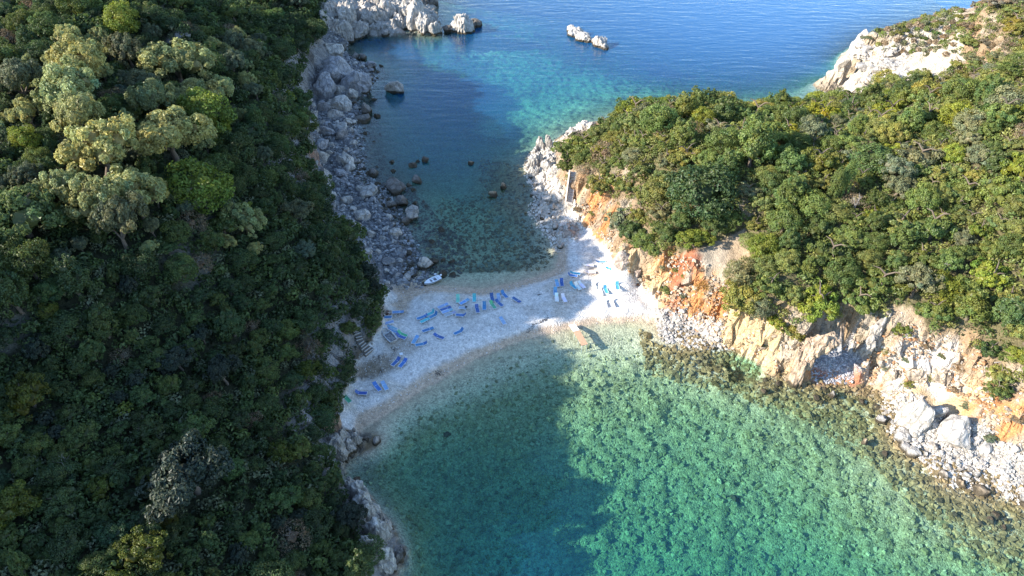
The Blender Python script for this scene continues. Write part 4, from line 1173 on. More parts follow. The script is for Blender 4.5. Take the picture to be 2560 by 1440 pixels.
# boulders picked out in the photograph
for a in [
 (988,220,46,40,'isolated rough boulder in the water off the left shore',GREY,1),
 (890,207,76,56,'largest smooth grey boulder on the left shore',(.82,.82,.86),1),
 (813,222,60,64,'flat-faced grey boulder left of the largest boulder',(.95,.95,1),1),
 (838,178,92,60,'broad cracked boulder above the flat-faced one',(.9,.9,.95),1),
 (853,262,50,42,'pale boulder below the largest boulder',PALE,1),
 (916,273,34,36,'dark boulder at the waterline near the pale boulder',DARK,0),
 (812,267,40,30,'brownish boulder left of the pale boulder',(.8,.75,.72),0),
 (830,126,56,40,'pale boulder under the promontory wall',PALE,1),
 (857,119,24,28,'small dark boulder standing at the waterline under the promontory',DARK,0),
 (889,142,20,18,'left of a pair of dark rocks in the water',DARK,0),
 (909,143,20,16,'right of a pair of dark rocks in the water',DARK,0),
 (926,169,18,18,'round dark rock by itself at the waterline above the largest boulder',DARK,0),
 (906,297,50,16,'flat dark slab lying in the water',DARK,0),
 (868,302,30,18,'low boulder left of the flat dark slab',GREY,0),
 (964,85,18,20,'grey rock in the sheltered water inside the promontory',GREY,0),
 (955,70,10,10,'small rock beside the grey rock inside the promontory',DARK,0),
 (872,401,36,40,'pale upright boulder on the middle of the left shore',PALE,1),
 (858,335,34,34,'brown boulder at the waterline above the pale upright boulder',(.7,.66,.64),0),
 (935,430,30,18,'dark rock in the water under the pale upright boulder',DARK,0),
 (1034,412,24,13,'wide low rock of a trio in mid-inlet',WET,0),
 (1045,403,11,9,'smallest rock of a trio in mid-inlet',WET,0),
 (1063,400,19,16,'pointed rock of a trio in mid-inlet',WET,0),
 (1042,449,27,16,'dark rock alone below the trio in mid-inlet',DARK,0),
 (1177,407,17,13,'small tan rock alone in the open inlet',TANR,0),
 (1234,485,22,18,'brown rock in the shallows off the stairs, left one',TANR,0),
 (1257,464,18,20,'brown rock in the shallows off the stairs, right one',TANR,0),
 (925,478,46,36,'pale boulder heading the dark rock cluster',PALE,1),
 (988,466,52,26,'long dark rock of the cluster in the water',DARK,0),
 (1003,500,38,30,'dark lump in the middle of the rock cluster',DARK,0),
 (1030,532,40,40,'grey boulder at the outer corner of the rock cluster',GREY,1),
 (978,512,26,22,'small dark rock inside the rock cluster',DARK,0),
 (1012,552,26,20,'dark rock below the rock cluster',DARK,0),
 (882,572,52,40,'grey boulder at the foot of the wooded brink',GREY,1),
 (908,540,40,30,'broad grey boulder above the shore shingle',GREY,0),
 (1062,660,37,36,'white lumpy boulder in the shallows next to the dinghy',WHITE_,1),
 (1086,651,26,10,'long low dark rock right of the white lumpy boulder',DARK,0),
 (1108,648,12,9,'pale knob at the end of the long low rock',PALE,0),
 (1036,689,17,8,'flat pale stone left of the dinghy, upper one',WHITE_,0),
 (1035,697,10,7,'flat pale stone left of the dinghy, lower one',PALE,0),
 (1352,472,30,24,'rounded boulder at the water under the pale crag',PALE,0),
 (1338,486,26,20,'pale boulder below the rounded boulder',PALE,0),
 (1391,492,34,24,'wide pale boulder at the foot of the stairs',PALE,0),
 (1365,498,26,20,'pale boulder left of the wide boulder near the stairs',WHITE_,0),
 (1345,470,18,14,'small boulder beside the rounded one',PALE,0),
 (1425,584,32,28,'brownish boulder at the top of the sunlit pebbles',(1.2,1,.85),0),
 (1556,650,44,44,'big boulder, white on top and red below, at the foot of the bluff',(1.4,1.15,.98),1),
 (1592,678,20,26,'small boulder with a red shadow side on the bluff slope',(1.3,1.05,.9),0),
 (2278,1030,76,100,'tall white slab above the rubble shore',WHITE_,1),
 (2336,1030,44,66,'grey slab leaning right of the tall white slab',PALE,1),
 (2380,1075,84,72,'huge blocky boulder with a deep shadow on the rubble shore',PALE,1),
 (2256,1090,52,32,'rounded boulder at the foot of the tall white slab',PALE,1),
 (2262,1115,34,24,'grey boulder below the rounded boulder',GREY,0),
 (2281,1132,30,30,'boulder with a shadow at the waterline of the rubble shore',PALE,0),
 (2161,1102,20,22,'brown boulder standing in the shallows, casting a shadow',TANR,0),
 (2199,1047,28,24,'pale boulder in the water left of the tall white slab',PALE,0),
 (2078,985,20,22,'pale stone in the water before the cave',PALE,0),
 (1832,1250,34,24,'lone brown boulder under water in the near cove',(.75,.66,.4),-3.3),
 (943,1098,25,34,'round dark boulder standing in the near cove off the beach end',GREY,0),
 (916,1098,18,18,'small brown boulder left of the round dark boulder',(.6,.5,.45),0),
 (893,1202,24,16,'reddish rock awash below the beach end',(.55,.38,.32),0),
 (968,1388,44,60,'white block at the bottom of the lower left rocks',WHITE_,1),
 (900,1278,14,14,'small white stone lodged on the pale wall',WHITE_,0),
 (2450,1225,40,24,'flat tan slab at the waterline near the right edge',TANR,0),
 (2400,1205,30,24,'brown boulder at the waterline near the right edge',TANR,0),
 (1117,1083,26,12,'dark flat stone under water in the near cove',(.5,.48,.45),-2.2),
]:
    u, v, w, h, lab, tint, big = a
    boulder(u, v, w, h, lab, tint, None, z=big if big < 0 else None, big=big > 0)

# the heaps: individually placed boulders, sizes falling off
def heap(n, mask, wmin, wmax, label, group, tints, seed, pw=2.2, name='boulder', cat='boulder'):
    global _rr
    r = np.random.default_rng(seed)
    jj, ii = np.nonzero(mask)
    placed = []
    tries = 0
    while len(placed) < n and tries < n * 30:
        tries += 1
        q = r.integers(len(jj))
        x, y = GX[ii[q]] + r.uniform(-.25, .25), GY[jj[q]] + r.uniform(-.25, .25)
        R = wmin + (wmax - wmin) * r.random() ** pw
        if any((x-a)**2 + (y-b)**2 < (.8 * (R + c))**2 for a, b, c in placed): continue
        placed.append((x, y, R))
        o = link(name, BOULDER[int(r.integers(len(BOULDER)))])
        hz = R * r.uniform(.55, .9)
        o.location = (x, y, max(float(hgt(x, y, HT)), -.35) + hz * .35)
        o.scale = (R, R * r.uniform(.7, 1), hz)
        o.rotation_euler = (r.normal(0, .25), r.normal(0, .25), r.uniform(0, 6.28))
        t = tints[int(r.integers(len(tints)))]; k = r.uniform(.82, 1.15)
        o.color = (t[0]*k, t[1]*k, t[2]*k, 1)
        tag(o, label, cat, group)
wet = (soft(Z_LEFTSHORE, 6) > .16) & (YY > 98)
heap(72, Z_LEFTSHORE & (HB > -.1) & (YY > 125) & (YY < 190), .8, 2.5, 'grey boulder in the jumbled heap along the upper left shore', 'boulders heaped along the upper left shore', [GREY, (.85,.85,.9), PALE], 1)
heap(50, Z_LEFTSHORE & (HB > -.1) & (YY <= 125), .5, 1.5, 'grey boulder in the shingle below the wooded brink', 'boulders in the shingle below the wooded brink', [PALE, PALE, (.8,.8,.82)], 2)
heap(80, (HB < -.05) & (HB > -1.6) & wet, .35, 1.0, 'dark wet rock awash along the left shore', 'dark rocks awash along the left shore', [DARK, WET], 3, name='wet_rock', cat='rock')
heap(38, Z_RSHORE & (HB > .1), .35, .95, 'pale boulder in the pile below the concrete stairs', 'pale boulders piled below the concrete stairs', [PALE, WHITE_, (1.2,1.05,.9)], 4)
rub = Z_RUBBLE & (HB > .05)
heap(46, rub & (XX > 48), .35, 1.0, 'pale boulder on the rubble shore at the lower right', 'pale boulders on the lower right rubble shore', [PALE, WHITE_, (1.2,1.08,.95)], 5)
heap(30, rub & (XX <= 48), .25, .6, 'white boulder in the rubble patch at the right end of the beach', 'white boulders in the rubble at the right end of the beach', [WHITE_, PALE], 6)
heap(50, (HB < -.08) & (HB > -.9) & (YY < 86) & (XX > 28), .3, .75, 'brown weedy rock in the shallows along the right shore', 'brown rocks in the shallows along the right shore', [(.62,.5,.32), TANR, (.5,.42,.3)], 7, name='weedy_rock', cat='rock')
heap(36, (CRAG > .4) & (XX > 12) & (HB > 1) & (YY > 60) & (YY < 122) & ~Z_RIGHT, .3, .8, 'pale block stuck in the earthy face of the bluff', 'pale blocks stuck in the bluff', [(1.25,1.1,.92), (1.1,.9,.7)], 8, name='stone_block', cat='stone block')

# shingle, rubble and cobbles that nobody could count
def loose_material():
    m, ns, ln = new_mat('loose_stone')
    out = node(ns, 'ShaderNodeOutputMaterial'); b = node(ns, 'ShaderNodeBsdfPrincipled', Roughness=.9)
    b.inputs['Specular IOR Level'].default_value = .15
    at = node(ns, 'ShaderNodeAttribute', attribute_name='leaf')
    geo = node(ns, 'ShaderNodeNewGeometry'); n1 = node(ns, 'ShaderNodeTexNoise', Scale=5.0, Detail=4.0)
    ln.new(geo.outputs['Position'], n1.inputs['Vector'])
    ln.new(mult(ns, ln, at.outputs['Color'], ramp(ns, ln, n1.outputs['Fac'], [(.25, .65), (.75, 1.3)])), b.inputs['Base Color'])
    ln.new(b.outputs[0], out.inputs[0])
    return m
M_LOOSE = loose_material()
def rubble(name, mask, n, smin, smax, cols, seed, label, pw=2.0, flat=.65, hz=.3, weight=None):
    r = np.random.default_rng(seed)
    jj, ii = np.nonzero(mask)
    p = None if weight is None else weight[jj, ii] / weight[jj, ii].sum()
    q = r.choice(len(jj), n, p=p)
    x = GX[ii[q]] + r.uniform(-.3, .3, n); y = GY[jj[q]] + r.uniform(-.3, .3, n)
    s = smin + (smax - smin) * r.random(n) ** pw
    z = hgt(x, y, HT) + s * hz
    # a blocky stone: cube corners pushed about, 12 triangles
    cv = np.array([[a, b, c] for c in (-1, 1) for b in (-1, 1) for a in (-1, 1)], float) * .62
    cf = np.array([[0,2,3],[0,3,1],[4,5,7],[4,7,6],[0,1,5],[0,5,4],[2,6,7],[2,7,3],[0,4,6],[0,6,2],[1,3,7],[1,7,5]])
    jit = r.normal(0, .2, (n, 8, 3))
    v = cv[None] + jit
    v[:, 4:, :2] *= r.uniform(.45, .95, (n, 1, 1))
    v *= np.stack([r.uniform(.8, 1.3, n), r.uniform(.7, 1, n), r.uniform(.5, 1, n) * flat], -1)[:, None] * s[:, None, None]
    a = r.uniform(0, 6.28, n); ca, sa = np.cos(a), np.sin(a)
    vx = v[..., 0] * ca[:, None] - v[..., 1] * sa[:, None]; vy = v[..., 0] * sa[:, None] + v[..., 1] * ca[:, None]
    v = np.stack([vx + x[:, None], vy + y[:, None], v[..., 2] + z[:, None]], -1).reshape(-1, 3)
    f = (cf[None] + (np.arange(n) * 8)[:, None, None]).reshape(-1, 3)
    cols = np.array(cols)
    c = cols[r.integers(0, len(cols), n)] * r.uniform(.75, 1.2, n)[:, None]
    me = mesh_np(name, v, f, False)
    attr_col(me, 'leaf', np.repeat(c, 8, 0))
    o = link(name, me, M_LOOSE); o['kind'] = 'stuff'; o['label'] = label
    return o
G3 = [(.27,.265,.26), (.20,.20,.20), (.34,.33,.32), (.15,.148,.148)]
rubble('shore_rubble', Z_LEFTSHORE & (HB > -.4), 9000, .12, .62, G3, 11, 'grey broken stones covering the left shore')
rubble('shore_rubble', (HB < .15) & (HB > -1.4) & wet, 3200, .12, .5, [(.10,.09,.075), (.07,.065,.06), (.14,.12,.09)], 12, 'dark wet stones in the shallows of the left shore')
rubble('shore_rubble', Z_RSHORE & (HB > -.1), 2600, .10, .42, [(.58,.52,.44), (.50,.45,.38), (.62,.58,.52)], 13, 'pale broken stones below the concrete stairs')
rubble('shore_rubble', Z_RUBBLE & (HB > -.15), 5200, .10, .42, [(.42,.38,.34), (.33,.30,.26), (.48,.45,.40)], 14, 'white broken stones on the shore of the near cove')
rubble('shore_rubble', (HB > -.45) & (HB < .5) & (YY < 90) & (XX > 26) & ~Z_BEACH, 2600, .10, .45, [(.20,.15,.08), (.26,.19,.10), (.15,.115,.06)], 15, 'brown wet stones along the waterline of the right shore')
rubble('cave_shingle', Z_CAVE, 900, .10, .30, [(.36,.36,.38), (.46,.46,.48), (.24,.24,.26)], 16, 'grey shingle on the floor of the cave')
rubble('scree', (CRAG > .25) & (XX > 10) & (HB > .6) & (YY > 60) & (YY < 125) & ~Z_RIGHT, 4200, .08, .42, [(.38,.30,.21), (.30,.21,.13), (.44,.39,.32), (.34,.18,.09)], 17, 'loose blocks and clods on the bluff above the right shore', hz=.15)
nearsea = (HB < -.35) & (YY < 92) & (YY > 36) & (XX > -24) & (XX < 72)
wgt = np.clip(-HB - .45, .03, 1.2)
rubble('seabed_cobbles', nearsea, 15000, .08, .44, [(.29,.28,.17), (.24,.23,.13), (.34,.32,.21), (.18,.17,.09)], 18, 'cobbles on the floor of the near cove', pw=2.4, weight=wgt, hz=.15)
rubble('seabed_cobbles', (HB < -.3) & (YY < 88) & (rs | (HB > -1.2) & (XX > 20)), 3800, .15, .62, [(.22,.165,.085), (.16,.12,.06), (.28,.21,.11)], 19, 'brown weedy cobbles under water along the right shore', hz=.2)
rubble('seabed_cobbles', (HB < -.25) & (YY > 96) & (YY < 150) & (ib | rf), 2600, .12, .5, [(.12,.10,.055), (.18,.15,.08), (.09,.08,.05)], 20, 'brown stones on the floor of the inlet', hz=.2)
rubble('beach_pebbles', Z_BEACH & (HB > .15), 5000, .05, .13, [(.62,.60,.57), (.70,.69,.66), (.48,.45,.42), (.56,.50,.42)], 21, 'larger pebbles strewn over the beach', hz=.1)

# a finer layer of scrub closes the canopy
_rp = np.random.default_rng(555)
_n0 = len(PLANTS)
scatter(Z_LEFT & ~KEEP_OFF & vw & (XX > -75), 30000, lambda x, y: _rp.uniform(.7, 1.15), .62, lambda x, y, z, R: ('low', _rp.choice(['dark green', 'mid green', 'dark green', 'grey green']), .9), sep_pick=.45)
fill_l = PLANTS[_n0:]
_n1 = len(PLANTS)
scatter(Z_RIGHT & ~KEEP_OFF & vw & (YY > 60) & (YY < 175), 30000, lambda x, y: _rp.uniform(.6, 1.1), .58, lambda x, y, z, R: ('low', _rp.choice(['olive green', 'fresh green', 'olive green', 'fresh green', 'mid green', 'olive green']), .9), sep_pick=.45)
fill_r = PLANTS[_n1:]
print('fill', len(fill_l), len(fill_r))
mass('low_scrub', fill_l[:2300], 68, .28, 31)['label'] = 'low maquis filling the gaps between trees of the left hill'
mass('low_scrub', fill_r[:2300], 84, .26, 32)['label'] = 'low maquis filling the gaps between shrubs of the right hill'

# ------------------------------------------------------------------ sun loungers
M_SLING = plain_material('sling_fabric', (.1, .2, .5), .6, tinted=True, grain=.12, scale=3)
M_FRAME = plain_material('lounger_frame', (.70, .72, .75), .4, grain=.08)
def box_bm(bm, c, s, rot=None):
    m = Matrix.Translation(Vector(c)) @ (rot.to_4x4() if rot is not None else Matrix.Identity(4)) @ Matrix.Diagonal((*s, 1))
    bmesh.ops.create_cube(bm, size=1.0, matrix=m)
def bm_mesh(name, fn, mat, bevel=0.0):
    bm = bmesh.new(); fn(bm)
    if bevel: bmesh.ops.bevel(bm, geom=bm.edges[:], offset=bevel, segments=1, affect='EDGES')
    me = bpy.data.meshes.new(name); bm.to_mesh(me); bm.free()
    me.materials.append(mat)
    return me
def sling(bm, x0, x1, tilt, z0, w):
    n = 6
    vs = []
    for i in range(n + 1):
        t = i / n; l = (x1 - x0) * t
        px_, pz = x0 + l * math.cos(tilt), z0 + l * math.sin(tilt)
        sag = -.035 * math.sin(math.pi * t)
        row = []
        for sy in (-1, 0, 1):
            row.append(bm.verts.new((px_, sy * w / 2, pz + sag - (.02 if sy == 0 else 0))))
        vs.append(row)
    for i in range(n):
        for j in range(2):
            bm.faces.new((vs[i][j], vs[i+1][j], vs[i+1][j+1], vs[i][j+1]))
    geom = bmesh.ops.extrude_face_region(bm, geom=bm.faces[:])
    bmesh.ops.translate(bm, vec=(0, 0, -.025), verts=[g for g in geom['geom'] if isinstance(g, bmesh.types.BMVert)])
    bmesh.ops.recalc_face_normals(bm, faces=bm.faces[:])
LW, LZ = .62, .36
SEAT = bm_mesh('seat', lambda bm: sling(bm, -.98, .32, 0, LZ, LW), M_SLING)
def back_me(deg): return bm_mesh('backrest', lambda bm: sling(bm, .32, 1.02, math.radians(deg), LZ, LW), M_SLING)
BACKS = {d: back_me(d) for d in (6, 28, 48, 68)}
def frame_fn(bm):
    for s in (-1, 1): box_bm(bm, (-.33, s * (LW / 2 + .02), LZ - .01), (1.34, .045, .05))
    box_bm(bm, (-1.0, 0, LZ - .01), (.05, LW, .05)); box_bm(bm, (.34, 0, LZ - .03), (.05, LW, .05))
FRAME = bm_mesh('frame', frame_fn, M_FRAME, .008)
LEG = bm_mesh('leg', lambda bm: box_bm(bm, (0, 0, LZ / 2 - .04), (.05, .05, LZ + .04)), M_FRAME, .008)
DEEP, BLUE, TEAL, SKYB, PALEB, LILAC, TURQ, GREEN_, MINT, WHITEL, CYAN = (.010,.080,.32), (.018,.14,.44), (.020,.17,.40), (.12,.30,.58), (.24,.38,.60), (.30,.34,.47), (.06,.50,.50), (.05,.36,.17), (.16,.52,.38), (.75,.75,.76), (.03,.33,.50)
L = [
 (1145,754,1145,742,48,MINT,'mint green lounger seen end-on, leftmost of the row by the inlet'),
 (1153,759,1169,750,6,SKYB,'faded blue lounger lying flat between the mint green and turquoise ones'),
 (1186,752,1186,740,48,TURQ,'turquoise lounger seen end-on beside the inlet'),
 (1151,771,1172,770,68,LILAC,'greyed lounger with upright back and a dark bag on it'),
 (1142,789,1166,788,48,BLUE,'blue lounger with raised back under the greyed lounger with the bag'),
 (1195,782,1191,764,28,DEEP,'deep blue lounger pointing at the camera, left of a blue end-on one'),
 (1211,772,1211,760,28,TEAL,'blue lounger seen end-on between the deep blue and the green one'),
 (1098,769,1117,761,6,PALEB,'topmost of four parallel loungers, faded grey blue'),
 (1105,775,1123,769,6,DEEP,'vivid blue one among four parallel loungers'),
 (1110,781,1127,775,6,PALEB,'third of four parallel loungers, pale blue'),
 (1117,788,1135,782,6,LILAC,'lowest of four parallel loungers, greyed lilac'),
 (1069,789,1087,778,68,TURQ,'turquoise lounger with upright back, in the cluster of four'),
 (1075,796,1096,782,68,TEAL,'dark blue lounger with upright back, right in the cluster of four'),
 (1047,798,1065,789,28,TEAL,'dark blue lounger at the left of the cluster of four'),
 (1054,805,1074,796,6,TURQ,'flat turquoise lounger, lowest of the cluster of four'),
 (986,781,1005,780,6,SKYB,'faded blue lounger alone near the reddish bush'),
 (974,794,957,795,6,BLUE,'blue lounger half under the trees at the left beach edge'),
 (976,806,965,809,6,PALEB,'pale blue lounger under the trees, below the half hidden blue one'),
 (990,824,972,815,6,PALEB,'upper of two greyed loungers behind the old hull'),
 (993,831,975,822,6,SKYB,'lower of two greyed loungers behind the old hull'),
 (1018,842,994,830,48,GREEN_,'green lounger beside the old hull'),
 (1014,848,990,836,48,DEEP,'dark blue lounger between the green one and the old hull'),
 (1056,829,1084,820,6,TEAL,'teal blue lounger, upper left of the three below the cluster'),
 (1110,848,1085,836,28,DEEP,'deep blue lounger slanting down to the right'),
 (1136,837,1160,823,48,TEAL,'teal blue lounger with raised back, by itself toward mid-beach'),
 (1032,860,1045,839,6,SKYB,'faded blue lounger slanting upward, left of the teal one'),
 (1039,865,1069,857,28,TEAL,'dark teal lounger under the faded slanting one'),
 (982,915,999,895,28,DEEP,'left of two deep blue loungers side by side near the steps'),
 (1001,918,1015,899,28,BLUE,'right of two deep blue loungers side by side near the steps'),
 (951,978,935,957,28,BLUE,'blue lounger beside a pale one near the lower beach end'),
 (968,975,956,954,6,PALEB,'pale blue lounger right of the blue one near the lower beach end'),
 (917,985,888,981,48,DEEP,'deep blue lounger lying crosswise near the lower beach end'),
 (878,1008,858,987,6,GREEN_,'green lounger furthest down the beach by the trees'),
 (1231,750,1229,739,28,DEEP,'deep blue lounger end-on, left in the trio by the inlet'),
 (1247,749,1246,738,6,PALEB,'pale lounger with white frame, middle of the trio by the inlet'),
 (1264,742,1257,732,48,TEAL,'teal lounger, right in the trio by the inlet'),
 (1282,744,1300,756,6,DEEP,'deep blue lounger slanting right, last before the sunlit pebbles'),
 (1253,764,1243,753,28,DEEP,'deep blue lounger just right of the bright green one'),
 (1236,770,1228,757,48,GREEN_,'bright green lounger facing the camera in mid-beach'),
 (1264,814,1249,790,6,PALEB,'greyed lounger fallen flat alone in mid-beach'),
 (1394,715,1391,702,6,SKYB,'light blue lounger of a pair at the edge of the sunlight'),
 (1405,715,1403,700,28,DEEP,'dark blue lounger of a pair at the edge of the sunlight'),
 (1388,736,1388,723,28,SKYB,'light blue lounger below the pair at the edge of the sunlight'),
 (1392,752,1391,738,48,WHITEL,'white lounger in the sun below the light blue one'),
 (1412,753,1407,740,48,WHITEL,'white lounger right of the other white one at the shade edge'),
 (1437,720,1428,710,48,CYAN,'cyan lounger with two whites beside it'),
 (1447,722,1440,711,48,WHITEL,'white lounger right beside the cyan lounger'),
 (1457,718,1450,708,28,WHITEL,'white lounger, second to the right of the cyan lounger'),
 (1440,692,1420,686,48,BLUE,'blue lounger of a pair near the inlet in the sun'),
 (1446,686,1428,681,28,CYAN,'cyan lounger of a pair near the inlet in the sun'),
 (1509,656,1493,654,28,SKYB,'lilac blue lounger up by the red earth'),
 (1533,676,1520,671,6,CYAN,'pale cyan lounger at the foot of the bluff'),
 (1516,733,1511,719,28,CYAN,'cyan lounger in the sun, left of the last two colours'),
 (1543,728,1541,714,48,CYAN,'cyan lounger furthest right in the sun'),
 (1502,736,1499,722,28,WHITEL,'white lounger left of the cyan one in the sun'),
 (1512,764,1510,750,48,WHITEL,'left white lounger of the lowest sunlit pair'),
 (1531,764,1527,750,48,WHITEL,'right white lounger of the lowest sunlit pair'),
 (1486,720,1483,707,28,WHITEL,'white lounger alone in the middle of the sunlit pebbles'),
 (1483,664,1458,662,6,WHITEL,'white lounger lying flat high on the sunlit pebbles'),
 (1530,690,1508,687,6,WHITEL,'white lounger lying flat near the pale cyan one'),
 (1484,682,1466,679,28,WHITEL,'white lounger between the two flat white ones'),
]
for (fu, fv, hu, hv, deg, col, lab) in L:
    z = 1.1
    for _ in range(3):
        cx, cy, _z = ground((fu + hu) / 2, (fv + hv) / 2 + 3, z)
        z = float(hgt(cx, cy, HT))
    a0, a1 = ground(fu, fv, z), ground(hu, hv, z + (.25 if deg > 20 else 0))
    rz = math.atan2(a1[1] - a0[1], a1[0] - a0[0])
    t = thing('sun_lounger', lab, 'sun lounger', (cx, cy, z), rz, 'sun loungers scattered over the pebble beach')
    if abs(fu - hu) < 6 and col != WHITEL and deg >= 28: deg = 68
    seat = link('seat', SEAT, None, t); back = link('backrest', BACKS[deg], None, t)
    for o in (seat, back): o.color = (*[min(.85, (c * .88 + .035) * random.uniform(.88, 1.12)) for c in col], 1)
    link('frame', FRAME, None, t)
    for sx in (-.92, .25):
        for sy in (-1, 1):
            g = link('leg', LEG, None, t); g.location = (sx, sy * (LW / 2 + .02), 0)
    t.scale = (.93, .93, .93)
x, y, z = ground(1165.5, 770, 1.5)
o = link('bag', bm_mesh('bag', lambda bm: box_bm(bm, (0, 0, .1), (.34, .24, .22)), plain_material('dark_cloth', (.02, .02, .025), .8), .05)); o.location = (x, y, float(hgt(x, y, HT)) + .38)
tag(o, 'dark bag lying on the greyed lounger with upright back', 'bag')
def stool(bm):
    box_bm(bm, (0, 0, .42), (.46, .46, .04))
    for a in (-1, 1):
        for b in (-1, 1): box_bm(bm, (a * .18, b * .18, .2), (.04, .04, .42))
x, y, z = ground(1004, 893, 1.0)
t = thing('side_table', 'small white plastic table at the head of the two deep blue loungers', 'table', (x, y, float(hgt(x, y, HT))), .4)
M_WPL = plain_material('white_plastic', (.72, .73, .74), .4, grain=.05)
link('table_top', bm_mesh('table_top', lambda bm: box_bm(bm, (0, 0, .42), (.5, .5, .04)), M_WPL, .012), None, t)
_lg = bm_mesh('leg', lambda bm: box_bm(bm, (0, 0, .19), (.04, .04, .40)), M_WPL, .006)
for a in (-.19, .19):
    for b in (-.19, .19): link('leg', _lg, None, t).location = (a, b, 0)

# ------------------------------------------------------------------ boats
M_HULL = plain_material('white_gelcoat', (.74, .77, .79), .3, grain=.06, scale=2)
M_OLD = plain_material('stained_gelcoat', (.50, .51, .52), .7, grain=.45, scale=3)
M_STRIPE = plain_material('rubbing_strake', (.05, .07, .09), .5, grain=.1)
M_GREYIN = plain_material('boat_floor', (.20, .21, .23), .8, grain=.3)
M_BLACK = plain_material('black_plastic', (.02, .02, .022), .4)
def hull_sections(Lb, B, D, n=14):
    out = []
    for i in range(n + 1):
        t = i / n
        b = B / 2 * (0.86 + .14 * math.sin(min(t / .45, 1) * math.pi / 2)) * (1 - max(0, (t - .42) / .58) ** 2.3) + .015
        keel = .02 + D * .62 * max(0, (t - .62) / .38) ** 2
        top = D * (.86 + .20 * t * t)
        out.append((t * Lb - Lb / 2, b, keel, top))
    return out
def hull_mesh(name, Lb, B, D, mat):
    S = hull_sections(Lb, B, D); v = []; f = []
    prof = lambda b, k, tp: [(-b, tp), (-b * .97, tp - .10), (-b * .80, k + (tp - k) * .28), (-b * .42, k + (tp - k) * .06), (0, k), (b * .42, k + (tp - k) * .06), (b * .80, k + (tp - k) * .28), (b * .97, tp - .10), (b, tp)]
    for (x_, b, k, tp) in S: v += [(x_, yy, zz) for yy, zz in prof(b, k, tp)]
    m = 9
    for i in range(len(S) - 1):
        for j in range(m - 1): f.append([i*m + j, (i+1)*m + j, (i+1)*m + j + 1, i*m + j + 1])
    bm = bmesh.new()
    bv = [bm.verts.new(q) for q in v]
    for q in f: bm.faces.new([bv[k] for k in q])
    bm.faces.new([bv[j] for j in range(m)])           # transom
    bmesh.ops.recalc_face_normals(bm, faces=bm.faces[:])
    for q in bm.faces: q.smooth = True
    me = bpy.data.meshes.new(name); bm.to_mesh(me); bm.free(); me.materials.append(mat)
    return me, S
def deck_mesh(name, S, mat, inset, t_open0, t_open1, thick=.05):
    """side decks and fore deck round an open well"""
    n = len(S) - 1
    bm = bmesh.new()
    for i in range(n):
        (x0, b0, _, z0), (x1, b1, _, z1) = S[i], S[i+1]
        t = (i + .5) / n
        if t_open0 < t < t_open1:
            for s in (-1, 1):
                q = [(x0, s*b0, z0+.004), (x1, s*b1, z1+.004), (x1, s*(b1-inset), z1+.03), (x0, s*(b0-inset), z0+.03)]
                bm.faces.new([bm.verts.new(p) for p in q])
                q = [(x0, s*(b0-inset), z0+.03), (x1, s*(b1-inset), z1+.03), (x1, s*(b1-inset)*.94, .16), (x0, s*(b0-inset)*.94, .16)]
                bm.faces.new([bm.verts.new(p) for p in q])
        else:
            q = [(x0, -b0, z0+.004), (x1, -b1, z1+.004), (x1, 0, z1+.07), (x0, 0, z0+.07)]
            bm.faces.new([bm.verts.new(p) for p in q])
            q = [(x0, b0, z0+.004), (x1, b1, z1+.004), (x1, 0, z1+.07), (x0, 0, z0+.07)]
            bm.faces.new([bm.verts.new(p) for p in q])
    bmesh.ops.remove_doubles(bm, verts=bm.verts[:], dist=.002)
    bmesh.ops.recalc_face_normals(bm, faces=bm.faces[:])
    me = bpy.data.meshes.new(name); bm.to_mesh(me); bm.free(); me.materials.append(mat)
    return me
def plate(name, S, z, f0, f1, k, mat):
    bm = bmesh.new(); n = len(S) - 1
    ring = [S[i] for i in range(int(f0*n), int(f1*n) + 1)]
    vs = [bm.verts.new((s[0], -s[1]*k, z)) for s in ring] + [bm.verts.new((s[0], s[1]*k, z)) for s in reversed(ring)]
    bm.faces.new(vs)
    g = bmesh.ops.extrude_face_region(bm, geom=bm.faces[:])
    bmesh.ops.translate(bm, vec=(0, 0, .04), verts=[q for q in g['geom'] if isinstance(q, bmesh.types.BMVert)])
    bmesh.ops.recalc_face_normals(bm, faces=bm.faces[:])
    me = bpy.data.meshes.new(name); bm.to_mesh(me); bm.free(); me.materials.append(mat)
    return me
def strake(name, S, dz, out, mat):
    parts = []
    for s in (-1, 1):
        parts.append(tube([(x_, s*(b + out), tp + dz) for (x_, b, k, tp) in S], [.03] * len(S), 5))
    v, f = join(parts)
    me = mesh_np(name, v, f); me.materials.append(mat)
    return me
bow, stern = ground(1061, 712, .2), ground(1100, 694, .2)
bx, by = (bow[0] + stern[0]) / 2, (bow[1] + stern[1]) / 2
Lb = math.hypot(bow[0] - stern[0], bow[1] - stern[1]) * 1.02
rz = math.atan2(bow[1] - stern[1], bow[0] - stern[0])
t = thing('dinghy', 'white motor dinghy moored at the edge of the inlet beach', 'boat', (bx, by, -.08), rz)
hm_, S = hull_mesh('hull', Lb, Lb * .40, .62, M_HULL)
link('hull', hm_, None, t)
link('deck', deck_mesh('deck', S, M_HULL, .17, .10, .66), None, t)
link('floor', plate('floor', S, .15, .08, .68, .78, M_GREYIN), None, t)
link('rub_strake', strake('rub_strake', S, -.05, .015, M_STRIPE), None, t)
_th = bm_mesh('thwart', lambda bm: box_bm(bm, (0, 0, .43), (.32, Lb * .28, .06)), M_HULL, .015)
for q in (-.30, -.04): link('thwart', _th, None, t).location = (q * Lb, 0, 0)
link('engine_cover', bm_mesh('engine_cover', lambda bm: box_bm(bm, (-Lb * .40, 0, .50), (.36, Lb * .26, .16)), M_HULL, .03), None, t)
